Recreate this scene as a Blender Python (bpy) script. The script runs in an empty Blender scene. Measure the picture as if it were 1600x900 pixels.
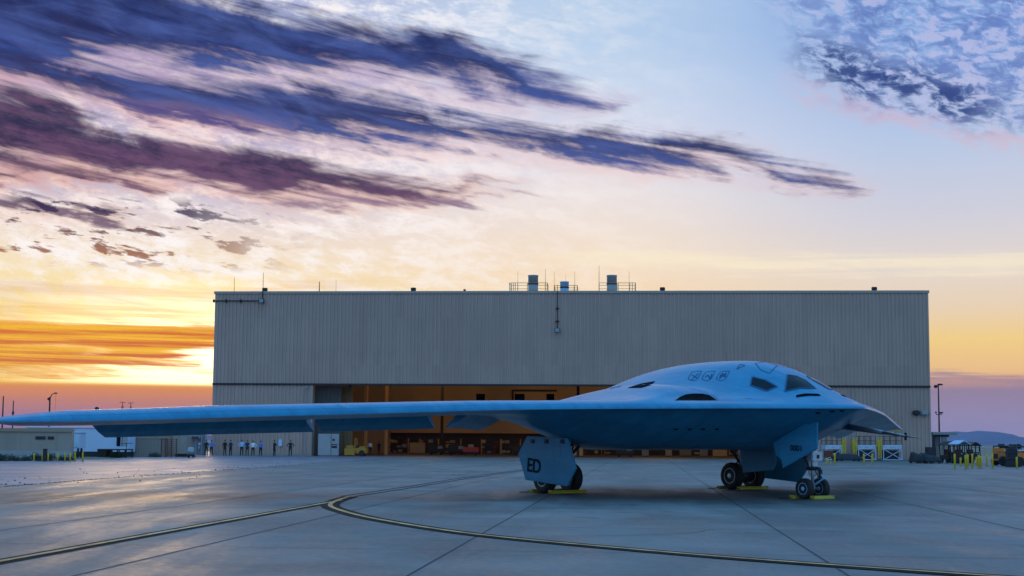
import bpy, bmesh, math, random
from mathutils import Vector, Matrix
from mathutils.bvhtree import BVHTree
random.seed(7)
R_ = math.radians
sc = bpy.context.scene
COL = sc.collection

# ------------------------------------------------------------------ camera
F = 2025.0; TILT = R_(5); ROLL = R_(.4); SH = .040 * 1600
cam = bpy.data.cameras.new('camera'); camo = bpy.data.objects.new('camera', cam); COL.objects.link(camo)
camo.location = (0, 0, 1.75)
CR = Matrix.Rotation(math.pi / 2 + TILT, 3, 'X') @ Matrix.Rotation(ROLL, 3, 'Z')
camo.rotation_euler = CR.to_euler()
cam.sensor_width = 36; cam.lens = 36 * F / 1600; cam.shift_y = .040
cam.clip_start = .1; cam.clip_end = 60000
sc.camera = camo
C0 = Vector((0, 0, 1.75))
def ray(px, py): return CR @ Vector(((px - 800) / F, (450 - py + SH) / F, -1))
def P(px, py, Y):
    d = ray(px, py); return C0 + d * (Y / d.y)
def X_(px, Y, py=700): return P(px, py, Y).x
def Z_(px, py, Y): return P(px, py, Y).z

# ------------------------------------------------------------------ world
class S_:                                   # tiny expression builder on shader nodes
    nt = None
    def __init__(s, k): s.k = k
    @staticmethod
    def m(op, *a, clamp=False):
        n = S_.nt.nodes.new('ShaderNodeMath'); n.operation = op; n.use_clamp = clamp
        for i, v in enumerate(a):
            if isinstance(v, S_): S_.nt.links.new(v.k, n.inputs[i])
            else: n.inputs[i].default_value = v
        return S_(n.outputs[0])
    def __add__(s, o): return S_.m('ADD', s, o)
    __radd__ = __add__
    def __sub__(s, o): return S_.m('SUBTRACT', s, o)
    def __rsub__(s, o): return S_.m('SUBTRACT', o, s)
    def __mul__(s, o): return S_.m('MULTIPLY', s, o)
    __rmul__ = __mul__
    def __truediv__(s, o): return S_.m('DIVIDE', s, o)
def smooth(v, a, b):
    n = S_.nt.nodes.new('ShaderNodeMapRange'); n.interpolation_type = 'SMOOTHSTEP'
    S_.nt.links.new(v.k, n.inputs[0]); n.inputs[1].default_value = a; n.inputs[2].default_value = b
    return S_(n.outputs[0])
def comb(x, y, z=0.0):
    n = S_.nt.nodes.new('ShaderNodeCombineXYZ')
    for i, v in enumerate((x, y, z)):
        if isinstance(v, S_): S_.nt.links.new(v.k, n.inputs[i])
        else: n.inputs[i].default_value = v
    return n.outputs[0]
def noise(vec, scale, detail=4, rough=.55, dist=0.0):
    n = S_.nt.nodes.new('ShaderNodeTexNoise'); S_.nt.links.new(vec, n.inputs['Vector'])
    n.inputs['Scale'].default_value = scale; n.inputs['Detail'].default_value = detail
    n.inputs['Roughness'].default_value = rough; n.inputs['Distortion'].default_value = dist
    return S_(n.outputs['Fac'])
def mixc(f, a, b):
    n = S_.nt.nodes.new('ShaderNodeMix'); n.data_type = 'RGBA'
    if isinstance(f, S_): S_.nt.links.new(f.k, n.inputs[0])
    else: n.inputs[0].default_value = f
    for i, v in ((6, a), (7, b)):
        if isinstance(v, tuple): n.inputs[i].default_value = v + (1,) if len(v) == 3 else v
        else: S_.nt.links.new(v, n.inputs[i])
    return n.outputs[2]
def lin(c): return tuple((v / 255 / 12.92) if v <= 10 else ((v / 255 + .055) / 1.055) ** 2.4 for v in c)
def ramp(f, stops):
    n = S_.nt.nodes.new('ShaderNodeValToRGB'); S_.nt.links.new(f.k, n.inputs[0]); e = n.color_ramp.elements
    e[0].position, e[1].position = stops[0][0], stops[-1][0]
    e[0].color = lin(stops[0][1]) + (1,); e[1].color = lin(stops[-1][1]) + (1,)
    for p, c in stops[1:-1]: e.new(p).color = lin(c) + (1,)
    return n.outputs[0]
def fcurve(f, pts):
    n = S_.nt.nodes.new('ShaderNodeFloatCurve'); S_.nt.links.new(f.k, n.inputs[1]); c = n.mapping.curves[0]
    c.points[0].location = pts[0]; c.points[-1].location = pts[-1]
    for p in pts[1:-1]: c.points.new(*p)
    n.mapping.update(); return S_(n.outputs[0])
def AZ(px): return math.degrees(math.atan((px - 800) / F))
def EL(px, py): return math.degrees(math.atan((688.5 + px * .005 - py) / F * math.cos(R_(AZ(px)))))

world = bpy.data.worlds.new('World'); sc.world = world; world.use_nodes = True
nt = world.node_tree; nt.nodes.clear(); S_.nt = nt
tc = nt.nodes.new('ShaderNodeTexCoord'); sep = nt.nodes.new('ShaderNodeSeparateXYZ'); nt.links.new(tc.outputs['Generated'], sep.inputs[0])
dx, dy, dz = (S_(sep.outputs[i]) for i in range(3))
az = S_.m('ARCTAN2', dx, dy) * 57.2958
el = S_.m('ARCSINE', dz) * 57.2958
e20 = el / 20.0
def EP(px, py): return max(0., EL(px, py) / 20)
skyL = ramp(e20, [(EP(100, y), c) for y, c in [(686, (178, 120, 125)), (650, (190, 125, 118)), (625, (216, 134, 84)), (606, (238, 146, 44)), (600, (255, 200, 40)), (580, (255, 232, 120)), (520, (255, 208, 70)), (480, (255, 224, 125)), (420, (255, 232, 188)), (330, (240, 222, 218)), (200, (236, 230, 242)), (60, (222, 224, 242))]])
skyC = ramp(e20, [(EP(900, y), c) for y, c in [(690, (200, 150, 120)), (600, (245, 190, 110)), (460, (252, 222, 180)), (400, (250, 228, 202)), (300, (240, 230, 228)), (210, (220, 223, 238)), (120, (203, 219, 240)), (40, (186, 209, 236))]])
skyR = ramp(e20, [(EP(1520, y), c) for y, c in [(694, (176, 152, 172)), (650, (160, 142, 168)), (610, (156, 132, 152)), (594, (205, 155, 130)), (582, (246, 196, 130)), (530, (250, 212, 130)), (480, (240, 214, 180)), (420, (234, 220, 206)), (330, (212, 211, 222)), (200, (184, 202, 232)), (40, (146, 178, 228))]])
base = mixc(smooth(az, AZ(250), AZ(950)), skyL, skyC)
base = mixc(smooth(az, AZ(900), AZ(1450)), base, skyR)
lv = comb(az * .055, el * .16 + az * .03)                      # streaky cloud coordinates, drooping to the right
lv2 = comb(az * .16, el * .55 + az * .09, 3.3)
nA = noise(lv, 3.2, 5, .62, .6)
nB = noise(lv2, 1.6, 7, .62, .5)
nC = noise(comb(az * .5, el * 1.1 + az * .12, 6.), 1.5, 7, .72, .2)      # billows
nF = noise(comb(az * .07, el * 1.5 + az * .26, 12.), 1.5, 6, .6, .3)    # long fibres
nH = noise(comb(az * .05, el * 2.6 + az * .02, 15.), 1.6, 6, .65, .2)       # level fibres near the horizon
warm = smooth(az * -1.0, -AZ(700), -AZ(100))                   # towards the sunset
ew = el + (nA - .5) * 3.2 + (nB - .5) * 1.5
# soft white and grey modulation of the high cloud veil
veil = smooth(nB * .5 + nC * .5, .44, .6) * smooth(el, EL(800, 560), EL(800, 430)) * smooth(az * -1.0, -AZ(1250), -AZ(300))
base = mixc(veil * .9, base, (1.05, .98, .95))
gl = smooth(nB * .45 + nC * .55, .56, .40) * smooth(el, EL(800, 400), EL(800, 250)) * smooth(az * -1.0, -AZ(900), -AZ(300))
base = mixc(gl * .55, base, lin((112, 122, 186)))
# hot glow round the hidden sun
gd = S_.m('SQRT', (az - AZ(300)) * (az - AZ(300)) * .16 + (el - EL(300, 560)) * (el - EL(300, 560)) * 1.1)
glow = smooth(gd * -1.0, -4.2, -.3)
base = mixc(glow * smooth(el, EL(200, 606), EL(200, 598)) * .9, base, (2.4, 1.9, 1.15))
# low orange bars at the left
def streak(pts, soft, col, amp=1.0, rim=None, strength=1.0, wig=None, keep=None):
    """pts: (px, py, half width px); a cloud bank following that line across the sky"""
    global base
    a0, a1 = AZ(-80), AZ(1680)
    an = S_.m('MULTIPLY', az - a0, 1 / (a1 - a0), clamp=True)
    cc = fcurve(an, [((AZ(x) - a0) / (a1 - a0), EL(x, y) / 24) for x, y, w in pts]) * 24.0
    ww = fcurve(an, [((AZ(x) - a0) / (a1 - a0), min(1, max(0, ((w * 1.22 + 2 if w > 9 else w) + 30) / 200))) for x, y, w in pts]) * (200 / 35.3) - 30 / 35.3
    e = (wig if wig is not None else el + (nA - .5) * (2.6 * amp) + (nB - .5) * (1.6 * amp))
    d = e - cc
    mk = smooth(ww - S_.m('ABSOLUTE', d) + (nB - .5) * (1.0 * amp) + (nC - .5) * (.6 * amp) + (nF - .5) * (2.0 * amp), -soft, soft)
    if keep is not None: mk = mk * keep
    if rim:
        rm = smooth(ww - S_.m('ABSOLUTE', d + ww * .75) + (nB - .5) * 1.2, -soft * 2, soft * 1.2)
        base = mixc(rm * .45 * strength, base, rim)
    base = mixc(mk * strength, base, col)
orange = mixc(smooth(nH, .38, .6), lin((255, 190, 6)), lin((222, 112, 0)))
low = el + (nH - .5) * 1.5
streak([(-80, 535, 22), (100, 525, 14), (220, 540, 22), (330, 530, 12), (420, 528, 5), (700, 525, -30), (1680, 525, -30)], .25, orange, amp=.3, wig=low)
streak([(-80, 562, 14), (100, 563, 12), (200, 570, 6), (310, 574, 4), (340, 574, -30), (1680, 574, -30)], .2, orange, amp=.3, wig=low)
streak([(-80, 590, 4), (160, 588, 3), (240, 590, -5), (330, 584, 0), (420, 584, -30), (1680, 584, -30)], .18, lin((250, 180, 30)), amp=.3, wig=low)
streak([(-80, 452, 8), (120, 455, 7), (330, 462, 6), (520, 445, 3), (800, 440, -30), (1680, 440, -30)], .4, lin((240, 200, 150)), amp=.3, wig=low, strength=.7)
streak([(-80, 484, 4), (200, 488, 5), (330, 492, 1), (400, 492, -30), (1680, 490, -30)], .3, lin((245, 200, 120)), amp=.3, wig=low, strength=.7)
# cream banks right of centre
streak([(-80, 408, -30), (700, 408, -30), (900, 404, 4), (1300, 410, 9), (1680, 405, 8)], .5, lin((255, 240, 208)), amp=.3, wig=low + (nB - .5) * .8, strength=.8)
streak([(-80, 620, -30), (1400, 600, -30), (1450, 587, 2), (1540, 592, 2), (1680, 605, 6)], .22, lin((165, 135, 150)), amp=.3, wig=low)
# the dark blue and purple banks
blu = mixc(smooth(nB * .4 + nA * .3 + nF * .3, .40, .62), lin((10, 28, 82)), lin((58, 82, 152)))
pur = mixc(smooth(nB * .35 + nC * .3 + nF * .35, .42, .60), lin((14, 18, 60)), lin((96, 60, 98)))
pink = lin((236, 178, 172))
streak([(-80, -10, 70), (150, 22, 42), (330, 40, 34), (520, 62, 30), (680, 80, 24), (850, 122, 13), (960, 150, -2), (1060, 165, -30), (1680, 200, -30)], .55, blu, rim=lin((196, 140, 170)), strength=.97)
streak([(-80, 40, 55), (60, 110, 20), (200, 132, 22), (400, 160, 26), (520, 172, 24), (720, 190, 16), (900, 218, 13), (1080, 240, 10), (1240, 268, 9), (1340, 292, 2), (1420, 305, -30), (1680, 320, -30)], .5, blu, rim=pink, strength=.96)
streak([(-80, 190, 40), (60, 206, 34), (160, 232, 26), (290, 246, 18), (420, 266, 20), (560, 282, 12), (700, 292, 5), (800, 300, -8), (900, 300, -30), (1680, 300, -30)], .45, pur, rim=lin((222, 128, 96)), strength=.95)
streak([(-80, 130, -30), (130, 150, -4), (250, 165, 9), (340, 178, 8), (420, 190, -4), (520, 200, -30), (1680, 200, -30)], .35, lin((70, 66, 128)), rim=pink, strength=.85)
streak([(-80, 268, 14), (100, 275, 8), (230, 292, 0), (330, 300, -30), (1680, 300, -30)], .35, pur, rim=lin((230, 160, 130)), strength=.85)
streak([(-80, 345, -30), (330, 330, -30), (420, 322, 3), (520, 318, 6), (640, 312, 4), (800, 316, 0), (960, 322, -30), (1680, 330, -30)], .3, lin((120, 92, 130)), rim=lin((236, 190, 160)), strength=.75)
streak([(-80, 325, 4), (80, 330, 6), (180, 340, 2), (260, 345, -30), (1680, 345, -30)], .3, pur, rim=lin((240, 180, 140)), strength=.85)
# scattered little clouds low on the left
nS = noise(comb(az * .35, el * 1.3 + az * .12, 8.1), 1.5, 5, .62, .3)
bits = smooth(nS, .525, .60) * smooth(el, EL(100, 425), EL(100, 395)) * smooth(el * -1.0, -EL(100, 290), -EL(100, 320)) * smooth(az * -1.0, -AZ(520), -AZ(260))
base = mixc(bits * .9, base, mixc(smooth(el, EL(100, 410), EL(100, 320)), lin((160, 92, 36)), lin((52, 34, 72))))
# mackerel sky at the top right
wv = noise(comb(az * .5, el * .6), 1.2, 3, .5)
reg0 = noise(comb(az * .3, el * .5, 9.), 1.3, 4, .6)
nR = noise(comb(az * 1.0 + (wv - .5) * 1.2, el * 2.0 + az * .5 + (wv - .5) * 1.5, 2.), 1.2, 5, .6, .35)
cell = smooth(nR * .75 + nC * .25 + (reg0 - .5) * .25, .43, .60)
reg = noise(comb(az * .2, el * .35 + az * .07, 5.), 1.1, 3, .5)
sd = (el - EL(1400, 130)) + (az - AZ(1400)) * .32              # height above the patch's lower slanted edge
patch = smooth(sd + (reg - .5) * 5.0, -1.4, 1.2) * smooth(az + (reg - .5) * 4.0 + (el - EL(1400, 60)) * .5, AZ(1180), AZ(1400))
band = smooth(S_.m('ABSOLUTE', sd - .45 + (reg - .5) * 1.8 + (nR - .5) * 1.2) * -1.0, -1.25, -.2) * smooth(az + (reg - .5) * 2.0, AZ(1215), AZ(1300)) * smooth(az * -1.0, -AZ(1620), -AZ(1500))
edg = smooth(S_.m('ABSOLUTE', sd + .95 + (reg - .5) * 1.8) * -1.0, -.9, -.1) * smooth(az, AZ(1200), AZ(1290))
base = mixc(patch * .5 * smooth(reg0 * .5 + nC * .5, .4, .6), base, lin((112, 146, 216)))
base = mixc(edg * smooth(nC, .35, .6) * .4, base, lin((228, 176, 184)))
base = mixc(patch * smooth(nR + (nC - .5) * .4, .50, .40) * .45, base, lin((206, 196, 226)))
base = mixc(patch * cell * .62, base, lin((84, 104, 176)))
base = mixc(band * smooth(nR * .6 + nC * .4, .40, .56) * .88, base, lin((40, 58, 122)))
# the rest of the dome: clear blue behind and above the camera
dome = ramp(smooth(el, 0, 90), [(0, (116, 148, 184)), (.2, (110, 156, 202)), (.5, (96, 164, 220)), (1, (84, 158, 220))])
away = S_.m('MAXIMUM', smooth(S_.m('ABSOLUTE', az), 27, 62), smooth(el, 21, 38))
allsky = mixc(away, base, dome)
nsk = nt.nodes.new('ShaderNodeTexSky'); nsk.sky_type = 'NISHITA'; nsk.sun_disc = False
SUN_EL, SUN_AZ = R_(4.2), R_(-15.0)
nsk.sun_elevation = SUN_EL; nsk.sun_rotation = SUN_AZ
b1 = nt.nodes.new('ShaderNodeBackground'); nt.links.new(mixc(away, (0., 0., 0.), nsk.outputs[0]), b1.inputs[0]); b1.inputs[1].default_value = .05
b2 = nt.nodes.new('ShaderNodeBackground'); nt.links.new(allsky, b2.inputs[0]); b2.inputs[1].default_value = 1.0; nt.links.new((away * .65 + 1.0).k, b2.inputs[1])
ad = nt.nodes.new('ShaderNodeAddShader'); nt.links.new(b1.outputs[0], ad.inputs[0]); nt.links.new(b2.outputs[0], ad.inputs[1])
wo = nt.nodes.new('ShaderNodeOutputWorld'); nt.links.new(ad.outputs[0], wo.inputs[0])
NISH = b1; SKYB = b2

# ------------------------------------------------------------------ sun and exposure
sl = bpy.data.lights.new('sun', 'SUN'); sl.energy = .4; sl.angle = R_(10); sl.color = (1, .68, .38)
so = bpy.data.objects.new('sun', sl); COL.objects.link(so)
sdir = Vector((math.sin(SUN_AZ) * math.cos(SUN_EL), math.cos(SUN_AZ) * math.cos(SUN_EL), math.sin(SUN_EL)))
so.rotation_euler = sdir.to_track_quat('Z', 'Y').to_euler(); so.location = (0, 0, 60)
vs = sc.view_settings; vs.view_transform = 'Standard'; vs.look = 'None'; vs.gamma = 1; vs.exposure = 0.0; vs.use_curve_mapping = False

# ------------------------------------------------------------------ materials
def mat(name, col, rough=.6, metal=0., var=.12, vscale=1.5, bump=0., bscale=20., coat=0., emit=None, spec=.5):
    m = bpy.data.materials.new(name); m.use_nodes = True; t = m.node_tree; b = t.nodes['Principled BSDF']
    b.inputs['Roughness'].default_value = rough; b.inputs['Metallic'].default_value = metal
    b.inputs['Coat Weight'].default_value = coat; b.inputs['Coat Roughness'].default_value = .12
    b.inputs['Specular IOR Level'].default_value = spec
    tcn = t.nodes.new('ShaderNodeTexCoord'); n = t.nodes.new('ShaderNodeTexNoise'); n.inputs['Scale'].default_value = vscale; n.inputs['Detail'].default_value = 6
    t.links.new(tcn.outputs['Object'], n.inputs['Vector'])
    mx = t.nodes.new('ShaderNodeMix'); mx.data_type = 'RGBA'; t.links.new(n.outputs['Fac'], mx.inputs[0])
    mx.inputs[6].default_value = tuple(c * (1 - var) for c in col) + (1,); mx.inputs[7].default_value = tuple(min(1, c * (1 + var)) for c in col) + (1,)
    t.links.new(mx.outputs[2], b.inputs['Base Color'])
    if bump:
        n2 = t.nodes.new('ShaderNodeTexNoise'); n2.inputs['Scale'].default_value = bscale; n2.inputs['Detail'].default_value = 5
        t.links.new(tcn.outputs['Object'], n2.inputs['Vector']); bp = t.nodes.new('ShaderNodeBump'); bp.inputs['Strength'].default_value = bump
        t.links.new(n2.outputs['Fac'], bp.inputs['Height']); t.links.new(bp.outputs[0], b.inputs['Normal'])
    if emit: b.inputs['Emission Color'].default_value = emit[0] + (1,); b.inputs['Emission Strength'].default_value = emit[1]
    return m
M = {}
def mk(k, *a, **kw): M[k] = mat(k, *a, **kw)
mk('aircraft_paint', (.017, .19, .37), .4, 0, .07, .55, coat=.22, spec=.2)
mk('window_glass', (.003, .010, .016), .06, 0, .3, 3, spec=.09)
mk('black_mark', (.01, .016, .025), .8, spec=.1)
mk('faint_mark', (.02, .10, .2), .7, spec=.2)
mk('grey_mark', (.035, .08, .17), .7, spec=.2)
mk('intake_black', (.003, .004, .005), .9, spec=.05)
mk('rubber', (.012, .012, .013), .75, 0, .3, 5)
mk('rim_metal', (.62, .62, .62), .4, .3)
mk('rim_blue', (.22, .5, .8), .45)
mk('strut_white', (.55, .62, .7), .4, .1)
mk('dark_metal', (.03, .032, .036), .5, .5)
mk('steel', (.3, .31, .33), .4, .7)
mk('yellow_paint', (.72, .5, .02), .55, 0, .25, 2)
mk('chock_yellow', (.40, .33, .02), .6, 0, .3, 6)
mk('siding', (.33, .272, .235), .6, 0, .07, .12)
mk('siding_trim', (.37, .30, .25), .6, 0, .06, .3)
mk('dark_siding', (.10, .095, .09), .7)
mk('interior_tan', (.5, .36, .2), .8, 0, .25, .25)
mk('interior_dark', (.05, .035, .02), .85, 0, .4, .6)
mk('orange_steel', (.65, .35, .12), .7)
mk('door_white', (.34, .35, .36), .6)
mk('cream', (.34, .29, .24), .7, 0, .08, .5)
mk('tan', (.32, .25, .17), .75, 0, .1, .4)
mk('tug_yellow', (.42, .2, .012), .5, 0, .2, 2)
mk('leaf_brown', (.2, .12, .05), .8)
mk('white_paint', (.48, .60, .78), .55, 0, .06, .8)
mk('grey_paint', (.3, .31, .33), .6)
mk('black_paint', (.012, .012, .014), .6)
mk('tarp', (.014, .015, .02), .7, 0, .4, 2, bump=.4, bscale=4)
mk('orange_paint', (.62, .2, .03), .5, 0, .15, 2)
mk('red_paint', (.5, .03, .015), .5)
mk('dark_red', (.13, .02, .015), .6)
mk('blue_white', (.5, .68, .85), .5)
mk('green_leaf', (.03, .05, .02), .8, 0, .5, 3)
mk('concrete_wall', (.3, .29, .27), .9, 0, .2, 1)
mk('skin', (.38, .2, .13), .6)
mk('hair', (.02, .014, .01), .7)
mk('cloth_black', (.012, .013, .018), .8)
mk('cloth_navy', (.02, .03, .07), .8)
mk('cloth_blue', (.08, .2, .6), .8)
mk('cloth_sky', (.3, .55, .85), .8)
mk('cloth_white', (.75, .8, .85), .8)
mk('shoe', (.01, .01, .01), .6)
mk('lens', (.25, .3, .35), .2)
mk('rock', (.05, .055, .09), .95, 0, .5, .002)

def weather(m, c1, c2, c3):                 # sheet to sheet tone, laps and rain streaks on ribbed cladding
    t = m.node_tree; S_.nt = t; b = t.nodes['Principled BSDF']; tcn = [n for n in t.nodes if n.type == 'TEX_COORD'][0]
    sp = t.nodes.new('ShaderNodeSeparateXYZ'); t.links.new(tcn.outputs['Object'], sp.inputs[0]); x, y, z = (S_(sp.outputs[i]) for i in range(3))
    n = t.nodes.new('ShaderNodeTexWhiteNoise'); n.noise_dimensions = '3D'
    t.links.new(comb(S_.m('FLOOR', x / .88), S_.m('FLOOR', y / .88), S_.m('FLOOR', (z + .4) / 5.6)), n.inputs[0])
    rain = noise(comb(x * 1.6, y * 1.6, z * .08), 1.5, 6, .7); big = noise(tcn.outputs['Object'], .09, 4, .6)
    col = mixc(S_(n.outputs[0]) * .5 + smooth(big, .35, .65) * .5, c1, c2); col = mixc(smooth(rain, .52, .72) * .5, col, c3)
    t.links.new(col, b.inputs['Base Color'])
weather(M['siding'], (.43, .298, .25), (.52, .365, .305), (.33, .222, .185))
weather(M['cream'], (.29, .25, .21), (.37, .31, .255), (.2, .165, .135))
# ------------------------------------------------------------------ helpers
def obj(name, bm, m=None, parent=None, smooth_=False, loc=None):
    if isinstance(bm, bmesh.types.BMesh):
        me = bpy.data.meshes.new(name); bm.to_mesh(me); bm.free()
    else: me = bm
    o = bpy.data.objects.new(name, me); COL.objects.link(o)
    for k in (m if isinstance(m, (list, tuple)) else [m] if m else []): me.materials.append(M[k] if isinstance(k, str) else k)
    if smooth_:
        for p in me.polygons: p.use_smooth = True
    if parent: o.parent = parent
    if loc: o.location = loc
    return o
def tag(o, label=None, cat=None, group=None, kind=None):
    if label: o['label'] = label
    if cat: o['category'] = cat
    if group: o['group'] = group
    if kind: o['kind'] = kind
    return o
def thing(name, label, cat, loc=(0, 0, 0), rz=0, group=None):
    o = bpy.data.objects.new(name, None); COL.objects.link(o); o.location = loc; o.rotation_euler = (0, 0, rz); o.empty_display_size = .3
    return tag(o, label, cat, group)
def kids(o): return [c for c in bpy.data.objects if c.parent == o]
def dup(o, loc, rz=None, label=None, parent=None):
    c = o.copy(); COL.objects.link(c)
    if parent is not None: c.parent = parent
    else:
        c.location = loc
        if rz is not None: c.rotation_euler = (0, 0, rz)
        if label: c['label'] = label
    for k in kids(o):
        dup(k, None, parent=c)
    return c
def box(bm, x0, x1, y0, y1, z0, z1, rot=None):
    vs_ = [bm.verts.new((x, y, z)) for z in (z0, z1) for y in (y0, y1) for x in (x0, x1)]
    for f in ((0, 2, 3, 1), (4, 5, 7, 6), (0, 1, 5, 4), (2, 6, 7, 3), (0, 4, 6, 2), (1, 3, 7, 5)): bm.faces.new([vs_[i] for i in f])
    if rot: bmesh.ops.transform(bm, matrix=rot, verts=vs_)
    return vs_
def B(*a):
    bm = bmesh.new()
    for t in a: box(bm, *t)
    return bm
def tube(bm, a, b, r, r2=None, n=10, cap=True):
    a, b = Vector(a), Vector(b); d = (b - a); q = d.to_track_quat('Z', 'Y'); r2 = r if r2 is None else r2
    A_ = [bm.verts.new(a + q @ Vector((r * math.cos(k * 2 * math.pi / n), r * math.sin(k * 2 * math.pi / n), 0))) for k in range(n)]
    B_ = [bm.verts.new(b + q @ Vector((r2 * math.cos(k * 2 * math.pi / n), r2 * math.sin(k * 2 * math.pi / n), 0))) for k in range(n)]
    for k in range(n): bm.faces.new((A_[k], A_[(k + 1) % n], B_[(k + 1) % n], B_[k]))
    if cap: bm.faces.new(A_[::-1]); bm.faces.new(B_)
def T(*a):
    bm = bmesh.new()
    for t in a: tube(bm, *t)
    return bm
def lathe(prof, axis='Z', n=28, bm=None, off=(0, 0, 0)):
    bm = bm or bmesh.new(); rings = []
    for r, h in prof:
        ring = []
        for k in range(n):
            c, s = math.cos(2 * math.pi * k / n) * r, math.sin(2 * math.pi * k / n) * r
            v = (c, s, h) if axis == 'Z' else (c, h, s) if axis == 'Y' else (h, c, s)
            ring.append(bm.verts.new(Vector(v) + Vector(off)))
        rings.append(ring)
    for a, b in zip(rings, rings[1:]):
        for k in range(n): bm.faces.new((a[k], a[(k + 1) % n], b[(k + 1) % n], b[k]))
    bm.faces.new(rings[0][::-1]); bm.faces.new(rings[-1])
    bmesh.ops.recalc_face_normals(bm, faces=bm.faces); return bm
def prism(poly, t, bm=None, mtx=None):
    """poly in (u, v), thickness t along w; local (u, w, v)"""
    bm = bm or bmesh.new()
    a = [bm.verts.new((u, -t / 2, v)) for u, v in poly]; b = [bm.verts.new((u, t / 2, v)) for u, v in poly]
    bm.faces.new(a); bm.faces.new(b[::-1]); n = len(poly)
    for i in range(n): bm.faces.new((a[i], b[i], b[(i + 1) % n], a[(i + 1) % n]))
    if mtx: bmesh.ops.transform(bm, matrix=mtx, verts=a + b)
    bmesh.ops.recalc_face_normals(bm, faces=bm.faces); return bm
def bev(bm, w=.02, seg=2):
    bmesh.ops.bevel(bm, geom=list(bm.edges), offset=w, segments=seg, affect='EDGES', clamp_overlap=True); return bm
def lerp(tab, x):
    if x <= tab[0][0]: return tab[0][1]
    for (a, b), (c, d) in zip(tab, tab[1:]):
        if x <= c: return b + (d - b) * (x - a) / (c - a)
    return tab[-1][1]
def slerp(tab, x):                         # smooth (Catmull-Rom) table lookup
    n = len(tab)
    if x <= tab[0][0]: return tab[0][1]
    if x >= tab[-1][0]: return tab[-1][1]
    for i in range(n - 1):
        if x <= tab[i + 1][0]:
            x0, y0 = tab[i]; x1, y1 = tab[i + 1]; h = x1 - x0; t = (x - x0) / h
            m0 = (y1 - tab[i - 1][1]) / (x1 - tab[i - 1][0]) if i > 0 else 0
            m1 = (tab[i + 2][1] - y0) / (tab[i + 2][0] - x0) if i < n - 2 else 0
            return (2 * t ** 3 - 3 * t * t + 1) * y0 + (t ** 3 - 2 * t * t + t) * h * m0 + (-2 * t ** 3 + 3 * t * t) * y1 + (t ** 3 - t * t) * h * m1
def ss(v):
    v = min(1, max(0, v)); return v * v * (3 - 2 * v)
def font_mesh(txt, size, extr=.006, bold=.0):
    cu = bpy.data.curves.new('lettering', 'FONT'); cu.body = txt; cu.size = size; cu.extrude = extr; cu.offset = bold; cu.align_x = 'CENTER'; cu.align_y = 'CENTER'
    o = bpy.data.objects.new('lettering', cu); COL.objects.link(o); dg = bpy.context.evaluated_depsgraph_get()
    me = bpy.data.meshes.new_from_object(o.evaluated_get(dg)); bpy.data.objects.remove(o); me.materials.clear(); return me

# ------------------------------------------------------------------ ground
def surf_mat(name, c1, c2, rough=(.35, .6), s=.25, streak_=None, extra=None):
    m = bpy.data.materials.new(name); m.use_nodes = True; t = m.node_tree; S_.nt = t; b = t.nodes['Principled BSDF']
    tcn = t.nodes.new('ShaderNodeTexCoord'); O = tcn.outputs['Object']; sp = t.nodes.new('ShaderNodeSeparateXYZ'); t.links.new(O, sp.inputs[0])
    x, y = S_(sp.outputs[0]), S_(sp.outputs[1])
    big = noise(O, s, 5, .6, .4); fine = noise(O, 6, 6, .7); mid = noise(comb(x * .5, y * .09), 1.4, 5, .62, .3)
    f = smooth(big * .5 + mid * .35 + fine * .15, .40, .60)
    col = mixc(f, c1, c2)
    st = smooth(noise(comb(x * .22, y * .06, 4.), 1.0, 6, .7, .8), .57, .72)      # old stains
    spk = noise(O, 2.2, 8, .8); col = mixc(smooth(spk, .56, .70) * .35, col, tuple(v * .5 for v in c1)); col = mixc(smooth(spk, .44, .34) * .25, col, tuple(min(1, v * 1.35) for v in c2))
    drip = noise(comb(x * .9, y * .9, 7.), 1.0, 2, .5); col = mixc(smooth(drip, .68, .74) * .55, col, tuple(v * .35 for v in c1))
    col = mixc(st * .45, col, tuple(v * .55 for v in c1))
    if extra: col = extra(x, y, col)
    t.links.new(col, b.inputs['Base Color'])
    rr = smooth(mid * .6 + fine * .4, .3, .7) * (rough[1] - rough[0]) + rough[0]; t.links.new(rr.k, b.inputs['Roughness'])
    bp = t.nodes.new('ShaderNodeBump'); bp.inputs['Strength'].default_value = .25; bp.inputs['Distance'].default_value = .01
    t.links.new((noise(O, 30, 5, .7) * .6 + fine).k, bp.inputs['Height']); t.links.new(bp.outputs[0], b.inputs['Normal'])
    b.inputs['Specular IOR Level'].default_value = .5
    M[name] = m; return m
# slab joints: nearly along the line of sight (down-range) and across it
JD = Vector((.0995, .995, 0)); JN = Vector((.995, -.0995, 0))
JX = [-5.6, -1.35, 4.5]
joints = [JX[0] - 5.0 * k for k in range(1, 22)] + JX + [4.5 + 5.2 * k for k in range(1, 22)]
def slab_tone(x, y, col):
    u = x - y * .1 + 1.7 - 5.6 + 500.0                       # joint coordinate
    cx = S_.m('FLOOR', (x - y * .1 + 7.3) / 5.0); cy = S_.m('FLOOR', (y + x * .1) / 6.1)
    n = S_.nt.nodes.new('ShaderNodeTexWhiteNoise'); n.noise_dimensions = '2D'; S_.nt.links.new(comb(cx, cy), n.inputs[0])
    return mixc(S_(n.outputs[0]) * .6, col, (.075, .075, .075))
surf_mat('slab_concrete', (.072, .071, .068), (.185, .183, .177), (.38, .75), extra=slab_tone)
surf_mat('old_asphalt', (.13, .105, .125), (.27, .205, .235), (.42, .65))
surf_mat('dry_field', (.13, .11, .07), (.24, .2, .12), (.9, 1.), s=.02)
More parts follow.
